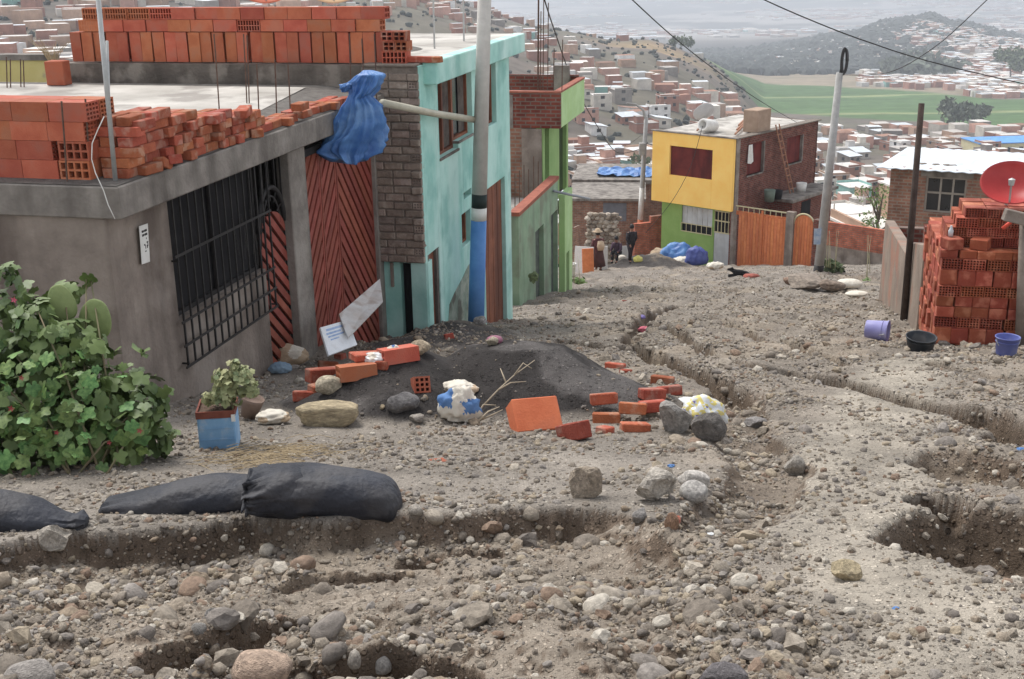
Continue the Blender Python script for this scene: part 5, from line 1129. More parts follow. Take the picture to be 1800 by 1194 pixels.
def stonemat(name, stops, k=1.):
    mt = bpy.data.materials.new(name); mt.use_nodes = True; n = mt.node_tree; N = n.nodes; K = n.links.new; bs = N['Principled BSDF']; bs.inputs['Roughness'].default_value = .92; bs.inputs['Specular IOR Level'].default_value = .2
    oi = N.new('ShaderNodeObjectInfo'); rp = N.new('ShaderNodeValToRGB'); cr = rp.color_ramp; cr.interpolation = 'CONSTANT'
    while len(cr.elements) < len(stops): cr.elements.new(.5)
    for i, (e_, c) in enumerate(zip(cr.elements, stops)): e_.position = i/len(stops); e_.color = tuple(x*k for x in c[:3])+(1,)
    K(oi.outputs['Random'], rp.inputs[0]); tc = N.new('ShaderNodeTexCoord'); ad = N.new('ShaderNodeVectorMath'); ad.operation = 'ADD'
    s_ = N.new('ShaderNodeVectorMath'); s_.operation = 'SCALE'; s_.inputs[0].default_value = (31,57,83); K(oi.outputs['Random'], s_.inputs['Scale']); K(tc.outputs['Object'], ad.inputs[0]); K(s_.outputs[0], ad.inputs[1])
    nz = N.new('ShaderNodeTexNoise'); nz.inputs['Scale'].default_value = 2.2; nz.inputs['Detail'].default_value = 9; nz.inputs['Roughness'].default_value = .7; K(ad.outputs[0], nz.inputs['Vector'])
    mr = N.new('ShaderNodeMapRange'); mr.inputs['From Min'].default_value = .3; mr.inputs['From Max'].default_value = .7; mr.inputs['To Min'].default_value = .55; mr.inputs['To Max'].default_value = 1.35; K(nz.outputs['Fac'], mr.inputs[0])
    mx = N.new('ShaderNodeMix'); mx.data_type = 'RGBA'; mx.blend_type = 'MULTIPLY'; mx.inputs['Factor'].default_value = 1; K(rp.outputs[0], mx.inputs['A']); K(mr.outputs[0], mx.inputs['B']); K(mx.outputs['Result'], bs.inputs['Base Color'])
    b = N.new('ShaderNodeBump'); b.inputs['Strength'].default_value = .5; b.inputs['Distance'].default_value = .06; K(nz.outputs['Fac'], b.inputs['Height']); K(b.outputs[0], bs.inputs['Normal'])
    return mt
m_rock = stonemat('river_stone', [C(154,142,126),C(168,156,140),C(136,125,112),C(176,160,136),C(144,132,118),C(156,138,116),C(160,151,142),C(188,176,158),C(152,128,108),C(142,133,124),C(164,149,130),C(128,119,110),C(200,190,174),C(158,146,130)], .92)
ROCKS = [rockmesh(100+i, 2, (.35,.75,.55,.9)[i%4]) for i in range(10)]
PEB = [rockmesh(200+i, 1, (.3,.9)[i%2], 'pebble') for i in range(6)]
HERO = []
def hero(px, py, wpx, hpx, label, colr, seed, ang=.7, sub=3, dep=.8, tilt=0, yaw=None, group=None, d=None, sink=.16, boxy=0):
    """a stone that stands out: centre pixel, apparent width and height"""
    g = gp(px, py+hpx*.42) if d is None else Vector((at(px,py+hpx*.42,d).x, d, H(at(px,py,d).x,d))); s = g.y*1.04/FPX; w_, h_ = wpx*s/2, hpx*s/2*1.08
    mt = M('stone_'+'_'.join(str(int(c)) for c in colr), C(*colr), C(*[c*.72 for c in colr]), 3.5, .92, .7, 14, dirt=(C(*[min(255,c*1.18) for c in colr]), .5, 5))
    o = obj('stone', rockmesh(seed, sub, ang, 'stone', mt, boxy=boxy), None, loc=(g.x, g.y+w_*dep*.5, g.z+h_*(1-sink*2)+h_*0.0))
    o.scale = (w_, w_*dep, h_); o.rotation_euler = (0, tilt, random.uniform(-.3,.3) if yaw is None else yaw); tag(o, label, 'stone', group); HERO.append((g.x, g.y, w_)); return o
for a in ((574,728,142,52,'long tan block of stone in front of the dark gravel heap',(182,164,130),1,.35,4,.45,-.09,.05,None,None,.2,.55),
          (707,710,66,42,'dark grey angular rock beside the long tan block',(126,122,120),2,.9), (733,737,34,20,'small pale rock just below the dark angular rock',(170,160,148),3),
          (578,678,52,38,'rounded cream rock against the broken hollow bricks',(196,182,156),4,.4), (738,612,42,26,'cream rock at the far left edge of the gravel heap',(184,166,138),5,.6), (672,716,12,10,'tiny tan stone beside the dark angular rock',(190,170,136),25),
          (1030,848,64,66,'squarish tan rock standing on the brink of the bank',(168,152,132),6,.6,3,.7,0,.1,None,None,.1,.5), (1155,855,84,68,'pale triangular rock among the stones at the end of the bank',(188,178,164),7,1.1,3,.8,0,.3,None,None,.12),
          (1222,845,66,44,'whitish rock behind the pale triangular rock',(206,198,188),8,.5), (1220,866,54,40,'rounded white rock touching the triangular rock',(198,192,184),9,.4), (1160,838,60,44,'tan rock half hidden behind the triangular rock',(176,162,144),10,.5),
          (1188,734,78,64,'large grey boulder with a flat side next to the bricks',(158,152,144),11,.7,3,.8,0,.4,None,None,.16,.4), (1246,752,72,58,'dark grey boulder under the crumpled plastic bag',(118,112,106),12,.6),
          (90,955,72,50,'pale angular rock below the black sandbag',(176,166,152),13,.9), (455,1178,125,76,'big smooth pinkish boulder half buried in the wash',(184,158,136),14,.3), (628,1168,48,50,'round whitish boulder at the lower edge of the wash',(196,186,172),15,.4), (668,1172,50,46,'light grey boulder beside the round whitish boulder',(180,174,166),26,.4),
          (50,1190,110,50,'flat grey boulder in the washed-out gravel',(160,152,144),16,.4), (1275,1196,110,60,'flat dark slab of rock bedded in gravel',(112,106,106),17,.9), (349,1108,32,26,'egg-shaped grey stone over the dark hollow',(166,160,152),18,.2), (373,1082,34,30,'blocky grey stone above the dark hollow',(158,152,146),19,.9),
          (1125,908,40,34,'grey rock wedged under the triangular rock',(164,158,152),20,.7), (1182,918,32,44,'upright orange-brown stone under the triangular rock',(168,132,104),21,.6), (730,898,34,28,'pale pair-like stone at the end of the sandbags',(190,180,166),22,.5),
          (1398,820,40,44,'leaning pale rock on the edge of the track ditch',(172,164,152),23,.8), (1490,1005,60,40,'yellowish rock lying on the stony track',(190,172,136),24,.8), (1330,745,46,22,'flat grey rock lying in the ditch beside the track',(150,144,140),27,.7),
          (1420,498,90,22,'long brown rock bedded at the foot of the leaning pole',(150,136,122),28,.6), (1465,505,50,24,'brown rock lying beside the green shrub',(138,120,104),29,.6), (1390,495,30,16,'reddish rock by the leaning pole',(150,120,100),30,.5),
          (865,600,26,18,'cream rock on the bank by the painted pole',(190,176,150),31,.7), (845,565,30,16,'grey rock at the foot of the painted pole',(160,154,150),32,.7), (700,505,22,14,'brown rock at the corner of the turquoise house',(140,124,108),33,.7)):
    hero(*a)
# ---------------------------------------------------------------- loose stones: the biggest singly, the rest as scattered gravel
def scatter_stones():
    rg = np.random.default_rng(21)
    def cand(n, dlo, dhi, smin, smax, al, fl, seed):
        rg = np.random.default_rng(seed); d = np.exp(rg.uniform(np.log(dlo),np.log(dhi),n)); u = rg.uniform(-.75,.75,n); x = u*d
        z, (near, step, rgt, pile, path, rocky, cut, g, bank) = Hs(x, d, 1, True)
        cl = np.clip(.55+1.6*fbm(x*2.2,d*2.2,3,55),.05,1.2)
        pr = (fl+(1-fl)*np.clip(rocky*1.1+.3*(g > .05),0,1))*cl*(1-(.92 if n < 9000 else .5)*path)*(1-np.clip(pile*9,0,.93)); s = smin*2.0*d**.62*(1-rg.random(n))**(-1/al); s = np.minimum(s, smax)
        x1 = FL.O.x+(d-FL.O.y)*math.tan(AZ)-.15
        k = (rg.random(n) < pr) & ~((x < x1) & (d > 9.2))
        for hx, hy, hw in HERO: k &= (x-hx)**2+(d-hy)**2 > (hw*.8)**2
        return x[k], d[k], z[k], s[k], np.where(d > 11.5, 4, np.where(g > .05, 1, np.where(near > .0, np.where(rgt > .4, 3, 0), np.where(rgt > .4, 3, 2))))[k]
    x, y, z, s, p = cand(5000, 2.3, 30, .0050, .070, 2.1, .04, 31); k = np.argsort(-(s/y)*(np.abs(x/y) < .45)); 
    big, rest = k[:290], k[290:]; rd = random.Random(5)
    for i in big:
        o = bpy.data.objects.new('stone', rd.choice(ROCKS)); col.objects.link(o); a = s[i]; o.scale = (a*rd.uniform(.8,1.25), a*rd.uniform(.8,1.2), a*rd.uniform(.55,.85)); o.location = (x[i],y[i],z[i]+o.scale.z*.08); o.rotation_euler = (rd.gauss(0,.25),rd.gauss(0,.25),rd.uniform(0,6.28))
        lb = ('loose stone in the washed-out gravel below the sandbag bank','loose stone lying in a gully or hollow of the street','loose stone on the grey terrace above the bank','loose stone beside the bare tan track','loose stone on the street beyond the dark gravel heap')[int(p[i])]; tag(o, lb, 'stone', lb.replace('loose stone','loose stones'))
    P = [np.stack([x[rest],y[rest],z[rest]+s[rest]*.2,s[rest]],1)]
    x, y, z, s, p = cand(320000, 2.2, 50, .0010, .026, 2.0, .5, 32); P.append(np.stack([x,y,z+s*.2,s],1))
    P = np.concatenate(P); n = len(P)
    me = bpy.data.meshes.new('loose_gravel'); me.vertices.add(n); me.vertices.foreach_set('co', P[:,:3].astype(np.float32).ravel())
    r_ = rg.normal(0,.35,(n,3)); r_[:,2] = rg.uniform(0,6.28,n); sc_ = P[:,3:4]*np.stack([rg.uniform(.75,1.3,n),rg.uniform(.75,1.25,n),rg.uniform(.5,.9,n)],1)
    for nm, arr in (('rot',r_),('siz',sc_)): a = me.attributes.new(nm,'FLOAT_VECTOR','POINT'); a.data.foreach_set('vector', arr.astype(np.float32).ravel())
    a = me.attributes.new('pick','INT','POINT'); a.data.foreach_set('value', rg.integers(0,len(PEB),n).astype(np.int32))
    o = obj('loose_gravel', me); tag(o, 'loose grey and tan gravel strewn over the whole street', 'gravel', kind='stuff')
    cc = bpy.data.collections.new('pebble_shapes')
    for i, m_ in enumerate(PEB): q = bpy.data.objects.new('pebble_%d' % i, m_); cc.objects.link(q)
    ng = bpy.data.node_groups.new('gravel','GeometryNodeTree'); ng.interface.new_socket('Geometry',in_out='INPUT',socket_type='NodeSocketGeometry'); ng.interface.new_socket('Geometry',in_out='OUTPUT',socket_type='NodeSocketGeometry')
    N = ng.nodes; K = ng.links.new; gi, go = N.new('NodeGroupInput'), N.new('NodeGroupOutput'); ip = N.new('GeometryNodeInstanceOnPoints'); ci = N.new('GeometryNodeCollectionInfo'); ci.inputs['Collection'].default_value = cc; ci.inputs['Separate Children'].default_value = True; ci.inputs['Reset Children'].default_value = True
    def attr(nm, t): q = N.new('GeometryNodeInputNamedAttribute'); q.data_type = t; q.inputs['Name'].default_value = nm; return [s_ for s_ in q.outputs if s_.name == 'Attribute' and s_.enabled][0]
    K(gi.outputs[0], ip.inputs['Points']); K(ci.outputs[0], ip.inputs['Instance']); ip.inputs['Pick Instance'].default_value = True; K(attr('pick','INT'), ip.inputs['Instance Index'])
    er = N.new('FunctionNodeEulerToRotation'); K(attr('rot','FLOAT_VECTOR'), er.inputs[0]); K(er.outputs[0], ip.inputs['Rotation']); K(attr('siz','FLOAT_VECTOR'), ip.inputs['Scale']); K(ip.outputs[0], go.inputs[0])
    md = o.modifiers.new('gravel','NODES'); md.node_group = ng
scatter_stones()
# ================================================================ black sandbags on the bank
m_bag = M('black_sack', C(30,32,40), C(50,52,60), 2.5, .62, .6, 28, spec=.3, dirt=(C(84,80,78), .35, 4))
def sandbag(pts, label, seed, neck=None, n=40, depth=.17, amp=1., parent=None, dd0=None):
    rd = random.Random(seed); q_ = pts[len(pts)//2]; g = gp(q_[0], q_[1]+q_[2]*.9); d = g.y+depth*.75 if dd0 is None else dd0; P0 = at(pts[0][0], pts[0][1], d); sm = []
    for i in range(len(pts)-1):
        for k in range(8): t = k/8; t = t; sm.append([pts[i][j]+(pts[i+1][j]-pts[i][j])*t for j in range(4)])
    sm.append(list(pts[-1])); V = []; m_ = len(sm); ph = [rd.uniform(0,6.28) for _ in range(6)]
    for it in range(3):                               # round the profile
        q = [s[:] for s in sm]
        for i in range(1, m_-1):
            for j in range(4): sm[i][j] = (q[i-1][j]+2*q[i][j]+q[i+1][j])/4
    for i, (px, py, rv, dd) in enumerate(sm):
        c = at(px, py, d+dd); r_ = rv*d/FPX; t = i/(m_-1); pl = 0
        if neck is not None: pl = max(0, 1-abs(t-neck)/.38)
        for j in range(n):
            a = 2*math.pi*j/n; w_ = 1+amp*.20*pl*math.sin(9*a+ph[0])+amp*.14*pl*math.sin(15*a+ph[1]+t*6)+.03*math.sin(3*a+ph[2]+t*5)+.018*math.sin(7*a+t*21+ph[3])+.02*math.sin(t*14+ph[4])*math.sin(2*a)
            ca, sa = math.cos(a), math.sin(a); ca = math.copysign(abs(ca)**.85, ca); sa = math.copysign(abs(sa)**.85, sa)
            V.append(c+Vector((0, ca*min(depth, r_*1.9)*w_, sa*r_*w_))-P0)
    mb = MB(); mb.add(V, [(i*n+j,i*n+(j+1)%n,(i+1)*n+(j+1)%n,(i+1)*n+j) for i in range(m_-1) for j in range(n)]+[tuple(range(n))[::-1],tuple(range((m_-1)*n,m_*n))])
    if parent is not None: return mb.build('gathered_neck', m_bag, parent, True, loc=P0-parent.location)
    o = mb.build('sandbag', m_bag, None, True, loc=P0); o['dist'] = d; tag(o, label, 'sandbag', 'black sandbags along the bank'); return o
b3 = sandbag([(438,866,10,.02),(446,864,30,.0),(475,862,40,.0),(540,862,44,.0),(600,866,46,.0),(645,870,43,.0),(675,875,38,.0),(694,880,28,.0),(703,884,17,.0),(707,886,5,.0)], 'plump black sandbag with its gathered neck resting on the flatter bag', 1, neck=.04)
sandbag([(432,864,14,-.02),(436,864,30,-.02),(442,862,24,-.02),(452,861,30,-.02),(470,861,40,-.02),(495,861,45,-.02),(520,862,47,-.01),(545,863,40,.02)], '', 7, neck=.25, amp=1.7, parent=b3, dd0=b3['dist'], n=72)
sandbag([(176,900,6,-.02),(185,899,20,.0),(235,892,26,.02),(310,878,33,.06),(380,868,34,.10),(440,868,32,.12),(470,872,18,.14)], 'flattened curved black sandbag with earth on its back', 2, neck=.02, depth=.15)
sandbag([(-120,900,20,.0),(-70,898,36,.0),(0,900,38,.0),(60,908,30,.0),(105,918,17,.0),(128,920,12,.0),(140,919,16,.0),(152,918,9,.0)], 'slim black sandbag with a tied tail beside the pale angular rock', 3, neck=.86, depth=.14)
for o_ in bpy.data.objects:
    if 'dist' in o_: del o_['dist']
# ================================================================ plants by the concrete house
m_mal = M('mallow_leaf', C(64,98,40,1.0), C(112,144,70,1.0), 2.5, .55, spec=.4, rnd=.35, hue=.03)
def leafmesh():
    pts = []
    for k in range(20):
        a = -math.pi/2+2*math.pi*k/20; lob = 1 if k % 4 == 2 else (.88 if k % 2 else .70); r_ = (lob*(.75+.25*math.sin(a)*.8+.1) if k else .18); pts.append((r_*math.cos(a), r_*math.sin(a)+.1))
    V = [(0,0,.0)]+[(x,y,-.22*(x*x+y*y)+.10*abs(x)) for x, y in pts]; return np.array(V), np.array([(0,1+k,1+(k+1)%20) for k in range(20)])
LV, LF = leafmesh()
def leafrot(rg, out):
    """leaves face outward and up, tips hanging"""
    nrm = out+np.array([0,-.35,.75])+rg.normal(0,.75,3); nrm /= np.linalg.norm(nrm); t = np.array([0,0,-1.])+rg.normal(0,.5,3); t -= nrm*t.dot(nrm); t /= np.linalg.norm(t); x = np.cross(t, nrm); return np.stack([x,t,nrm],1)
def bush(name, blobs, n, size, label, mat, seed, d, ground_px, nsep=300, flowers=(), cat='shrub', stems=8, mstem=None):
    rg = np.random.default_rng(seed); G = gp(*ground_px); e = empty(name, G); tag(e, label, cat); g = np.array(G); mn = []
    bl = [(np.array(at(px,py,d+dd)), r_) for px, py, r_, dd in blobs]; wt = np.array([b[1]**2 for b in bl]); wt /= wt.sum(); T = []
    for k in range(n):
        c, r_ = bl[rg.choice(len(bl), p=wt)]; v = rg.normal(size=3); v /= np.linalg.norm(v); rr = r_*rg.uniform(.25,1.)**.45*(1+.15*rg.normal()); P = c+v*rr*np.array([1,1,.9])
        if P[2] < H(P[0],P[1])+.03: continue
        T.append((P-g, leafrot(rg, v), size*rg.uniform(.4,1.45), -P[1]+.4*P[2]+rg.uniform(0,.3)))
    T.sort(key=lambda t: -t[3]); sep, rest = T[:nsep], T[nsep:]
    if nsep:
        me = npmesh('leaf', LV, LF, mat, True)
        for P, Rm, s_, _ in sep:
            o = bpy.data.objects.new('leaf', me); col.objects.link(o); o.parent = e; m4 = Matrix([list(Rm[0]*s_)+[P[0]], list(Rm[1]*s_)+[P[1]], list(Rm[2]*s_)+[P[2]], [0,0,0,1]]); o.matrix_local = m4
    if rest:
        V = np.concatenate([(LV*t[2])@t[1].T+t[0] for t in rest]); Q = np.concatenate([LF+len(LV)*i for i in range(len(rest))]); f = obj('foliage', npmesh('foliage', V, Q, mat, True), e); f['kind'] = 'stuff'
    for k in range(stems):
        c, r_ = bl[rg.integers(len(bl))]; q = c-g+rg.normal(0,.3,3)*r_; q[2] = max(q[2],.15); b0 = np.array([rg.normal(0,.12)+q[0]*.25, rg.normal(0,.1)+q[1]*.25, -.03])
        MB().tube([Vector(b0), Vector(b0*.5+q*.5+np.array([0,0,.08])), Vector(q)], [.009,.007,.004], 6).build('stem', mstem or m_stem, e, True)
    for px, py, s_, mt in flowers:
        P = at(px,py,d-.35)-G
        for k in range(5):
            a = 1.257*k; mb = MB(); mb.add([(0,0,0),(s_*.5*math.cos(a-.5),-.2*s_,s_*.5*math.sin(a-.5)),(s_*math.cos(a),-.3*s_,s_*math.sin(a)),(s_*.5*math.cos(a+.5),-.2*s_,s_*.5*math.sin(a+.5))], [(0,1,2,3)]); mb.build('petal', mt, e, loc=P)
    return e
m_stem = M('green_brown_stem', C(110,112,74), C(128,110,84), 9, .8); m_pink = M('pink_petal', C(196,72,104), C(212,92,120), 5, .6); m_redf = M('red_petal', C(150,44,54), C(170,60,66), 5, .6)
bush('mallow_bush', [(40,545,.20,.5),(95,600,.16,.1),(160,612,.12,.1),(60,560,.14,.2),(-20,600,.34,.3),(70,610,.26,.35),(120,640,.28,.2),(60,690,.36,.05),(150,700,.32,.05),(215,700,.26,.1),(235,755,.26,.0),(150,770,.32,-.1),(60,780,.34,-.15),(-60,720,.42,0),(-40,800,.34,-.1),(275,765,.13,.1),(210,800,.16,-.1),(120,510,.09,.5),(150,490,.05,.5),(255,615,.05,.2),(10,480,.10,.5)], 2300, .056, 'dense leafy green mallow bush with a few red flowers against the concrete wall', m_mal, 5, 7.1, (140,835), flowers=((25,527,.022,m_pink),(20,718,.024,m_redf),(38,664,.02,m_redf),(246,757,.022,m_redf),(192,778,.018,m_redf),(100,760,.02,m_redf)), stems=14)
def cactus():
    G = gp(150, 800); G = Vector((at(130,560,7.6).x, 7.6, H(at(130,560,7.6).x,7.6))); e = empty('prickly_pear', G); tag(e, 'prickly pear cactus with broad pale green pads rising from the leafy bush', 'cactus')
    mp = M('cactus_skin', C(116,132,74), C(138,152,92), 3, .6, .15, 40, dirt=(C(110,124,70),.4,8))
    for px, py, w_, h_, rz, tl in ((108,533,48,72,.35,-.15),(168,560,66,76,-.3,.25),(100,580,60,72,.6,.1),(140,588,70,50,.2,1.1),(125,650,60,90,.3,.0),(120,720,64,90,-.2,.1)):
        s = 7.35/FPX; P = at(px,py,7.5)-G; mt = Matrix.Translation(P) @ Matrix.Rotation(tl,4,'Y') @ Matrix.Rotation(rz,4,'Z')
        prof = [(math.sin(math.pi*k/14)**.8*(1-.18*math.cos(math.pi*k/14)*-1), -math.cos(math.pi*k/14)) for k in range(15)]
        b = MB().lathe([(max(.001,r_),z) for r_, z in prof], 28, mt @ Matrix.Diagonal((w_*s/2*1.05, .028, h_*s/2, 1))); o = b.build('pad', mp, e, True)
cactus()
def planter():
    G = gp(384, 789); s = G.y/FPX; w_, h_ = 70*s, 76*s; e = empty('tin_planter', G, .12); tag(e, 'square blue tin planter with a rusty rim', 'planter')
    mb_ = M('chipped_blue_tin', C(104,150,190,1.15), C(128,172,206,1.15), 5, .55, .15, 30, dirt=(C(170,188,204),.6,9), streak=(C(86,128,170),.4)); mr_ = M('rusty_tin', C(110,56,44), C(136,76,58), 9, .85, .3, 40); y = w_*.5
    MB().box(-w_/2,w_/2,-.0,w_,-.04,h_*.82).build('body', mb_, e, bevel=.012, seg=2); t = MB()
    t.box(-w_/2-.004,w_/2+.004,-.006,.006,h_*.82,h_*1.0); t.box(-w_/2-.004,w_/2+.004,w_-.006,w_+.006,h_*.82,h_); t.box(-w_/2-.004,-w_/2+.008,.006,w_-.006,h_*.82,h_); t.box(w_/2-.008,w_/2+.004,.006,w_-.006,h_*.82,h_); t.build('rim', mr_, e)
    MB().box(-w_/2+.008,w_/2-.008,.008,w_-.008,h_*.8,h_*.93).build('soil', M('potting_soil', C(86,66,54), C(110,90,74), 20, .97, .8, 60), e)
    MB().box(w_/2-.02,w_/2+.006,-.012,.0,h_*.72,h_*.9).build('torn_strip', m_white, e)
    for k in (.25,.55): MB().box(-w_/2+.012,w_/2-.012,-.004,-.0005,h_*k-.004,h_*k+.004).build('pressed_rib', mb_, e)
    m_su = M('succulent_leaf', C(124,140,90), C(164,166,116), 4, .6, hue=.03, rnd=.2)
    bush('succulent', [(400,690,.10,.1),(425,660,.075,.1),(395,665,.08,.1),(440,685,.06,.12),(410,640,.035,.1),(370,700,.05,.06)], 620, .026, 'stubby pale green succulent growing in the blue tin planter', m_su, 8, G.y+.02, (384,780), nsep=120, stems=0, cat='plant')
    g2 = gp(436, 742); o = MB().lathe([(.001,0),(.06,0),(.085,.13),(.092,.16),(.084,.16),(.075,.13),(.001,.12)], 20, Matrix.Rotation(R(18),4,'Y')).build('clay_pot', M('grey_clay', C(130,108,94), C(150,128,112), 6, .9, .3, 30), None, True, loc=g2+Vector((-.02,.12,.0))); tag(o, 'tilted broken clay pot behind the blue tin planter', 'pot')
planter()
bush('shrub', [(1462,478,.30,0),(1455,462,.2,0),(1472,470,.22,.1)], 380, .08, 'small grey-green shrub at the foot of the leaning pole', m_leaf, 12, 38.3, (1462,490), nsep=0, stems=5)
bush('grass_clump', [(1524,498,.16,0),(1512,500,.1,0)], 200, .05, 'bright green clump of weeds beyond the white sacks', m_leaf3, 13, 33., (1522,506), nsep=0, stems=3, cat='plant')
bush('weed', [(1018,498,.2,0),(1010,502,.15,0)], 220, .06, 'low green weed beside the white bucket', m_leaf3, 14, 33., (1018,508), nsep=0, stems=3, cat='plant')
bush('weed', [(938,486,.10,0)], 90, .04, 'small dry weed against the grey-green terrace', m_leaf, 15, 24., (938,492), nsep=0, stems=3, cat='plant')
# dry straw and branches
def sticks(name, lst, label, mat, r_=.004, cat='branch', lift=.02):
    P = [[gp(*p[:2])+Vector((0,0,p[2] if len(p) > 2 else lift)) for p in q] for q in lst]; O = P[0][0]; e = empty(name, O); tag(e, label, cat)
    for q in P: MB().tube([v-O for v in q], [r_*(1-.6*i/(len(q)-1)) for i in range(len(q))], 5).build('twig', mat, e, True)
m_twig = M('dry_twig', C(164,148,124), C(184,168,142), 12, .9)
sticks('dry_branch', [[(848,722,.03),(875,700,.06),(905,672,.06),(940,650,.08)],[(905,672,.06),(920,660,.1),(935,668,.09)],[(875,700,.06),(898,690,.08),(925,682,.05)],[(890,686,.06),(880,668,.09)]], 'thin bare branch lying up the slope of the gravel heap', m_twig, .008)
sticks('dry_branch', [[(838,748,.02),(858,735,.05),(878,725,.04)],[(842,744,.02),(860,742,.04),(884,728,.03)],[(835,740,.02),(850,725,.06),(872,718,.02)]], 'pale forked twigs beside the cement sack', m_twig, .009)
def straw():
    rg = random.Random(4); P0 = gp(450,805); mb = MB()
    for k in range(170):
        px = rg.gauss(455,55); py = 806-(px-455)*.10+rg.gauss(0,9); a = gp(px,py); ln = rg.uniform(.06,.28); an = rg.gauss(.25,.35); b = Vector((a.x+ln*math.cos(an), a.y+ln*math.sin(an), 0)); b.z = H(b.x,b.y); z = rg.uniform(.004,.045)
        mb.tube([a+Vector((0,0,z))-P0, (a+b)/2+Vector((0,0,z+.015))-P0, b+Vector((0,0,z*.5))-P0], .0024, 3)
    o = mb.build('dry_straw', M('straw', C(142,124,94), C(168,148,114), 5, .9), None, loc=P0); tag(o, 'heap of dry straw in front of the blue tin planter', 'straw', kind='stuff')
straw()
# ================================================================ loose bricks and rubbish round the gravel heap
def slope_rot(yaw, tx=0, ty=0): return (Matrix.Rotation(math.atan(-.20),4,'X') @ Matrix.Rotation(yaw,4,'Z') @ Matrix.Rotation(ty,4,'Y') @ Matrix.Rotation(tx,4,'X')).to_euler()
_BM = {}
def lbrick(px, py, dims, yaw, label, kind='solid', tx=0, ty=0, sink=.02, mat=None, lift=0):
    key = (dims, kind, id(mat))
    if key not in _BM:
        L_, W_, H_ = dims
        _BM[key] = solid(L_,W_,H_,mat,.008,len(_BM)) if kind == 'solid' else hollow(L_,W_,H_,3,2,.018,.10,face='x',mat=mat) if kind == 'hx' else hollow(L_,W_,H_,4,2,.016,.10,mat=mat) if kind == 'hy' else hollow(L_,W_,H_,3,3,.014,.07,mat=mat)
    g = gp(px, py); o = obj('brick', _BM[key], None, loc=g+Vector((0,dims[1]*.3,-sink+lift))); o.rotation_euler = slope_rot(yaw, tx, ty); tag(o, label, 'brick', 'loose bricks round the gravel heap'); return o
B1 = (.21,.11,.085); BH = (.30,.19,.12)
m_bo = M('bright_clay_block', C(200,98,52,1.05), C(214,114,66,1.05), 5, .85, .2, 60, dirt=(C(186,100,70),.4,4))
lbrick(946,757,(.36,.16,.26),.34,'big smooth orange clay block leaning back on the gravel heap','solid',tx=-.55,mat=m_bo,sink=.05)
lbrick(1012,772,(.28,.12,.12),-1.05,'orange brick lying askew beside the big smooth block','solid',ty=-.25,tx=.1)
for i, (px, py, yw, lf, lab) in enumerate(((1062,728,.05,.085,'upper brick of the short pair of stacked bricks by the block'),(1066,744,-.05,.0,'lower brick of the short pair of stacked bricks by the block'),(1064,762,.9,-.02,'broken brick stub lying below the stacked pair'),
        (1112,742,-.12,.075,'orange brick on top of the little brick row beside the boulder'),(1116,760,.18,-.01,'orange brick under the little brick row beside the boulder'),(1148,735,.1,.06,'brick end pressed against the grey boulder'),(1146,710,.45,.05,'brick lying aslant above the grey boulder'),
        (1165,676,-.35,.0,'brick at the right foot of the gravel heap'),(1178,694,.1,.0,'brick behind the plastic bag at the heap foot'),(1082,648,-.5,-.02,'brick half sunk in the far slope of the gravel heap'),(1100,656,-.6,-.03,'broken brick in the far edge of the gravel heap'),
        (606,604,-.75,.10,'brick lying across the white board by the gate'),(668,578,-.9,.0,'brick lying between the leaning boards and the heap'),(685,538,.0,.0,'brick at the corner of the turquoise house'),(536,700,.1,-.02,'brick beside the rounded cream rock'),(770,812,.4,-.06,'small brick chip on the grey gravel terrace'),(1098,530,.3,-.05,'tiny brick scrap in the middle of the street'),(1178,915,1.2,-.06,'red brick scrap under the triangular rock'))):
    lbrick(px, py, B1 if i not in (2,10,15,16,17) else (.11,.1,.075), yw, lab, 'solid', tx=random.uniform(-.08,.08), ty=random.uniform(-.1,.1), lift=lf)
lbrick(626,668,BH,.35,'broken hollow brick with dark holes beside the cream rock','hx',ty=-.05); lbrick(568,672,(.28,.18,.12),.45,'orange brick slab behind the rounded cream rock','solid'); lbrick(700,636,BH,.45,'hollow brick showing its square holes by the white bag','hx',ty=-.08)
for i, (px, py, yw, sz, lab) in enumerate(((575,648,.3,1,'brick lying flat before the gate post'),(598,632,-.6,0,'half brick beside the flat brick before the gate post'),(690,590,.9,1,'brick on the dark bank below the leaning boards'),(722,560,.2,0,'half brick on the dark bank by the side door'),(745,552,.7,1,'dusty brick on the bank in front of the turquoise corner'),(672,650,-.3,0,'brick stub at the left foot of the gravel heap'),(640,598,1.1,0,'half brick under the stained boards'),(790,596,.2,0,'brick stub on the far side of the gravel heap'),(555,690,.8,0,'half brick in front of the rounded cream rock'))):
    lbrick(px, py, B1 if sz else (.11,.1,.075), yw, lab, 'solid', tx=random.uniform(-.15,.15), ty=random.uniform(-.15,.15))
lbrick(652,634,(.34,.26,.06),.35,'flat red clay slab lying on the bank before the gate','solid',mat=m_clay2); lbrick(740,692,(.13,.12,.13),.3,'small brick with its end holes facing up the slope','h9',tx=-.25)
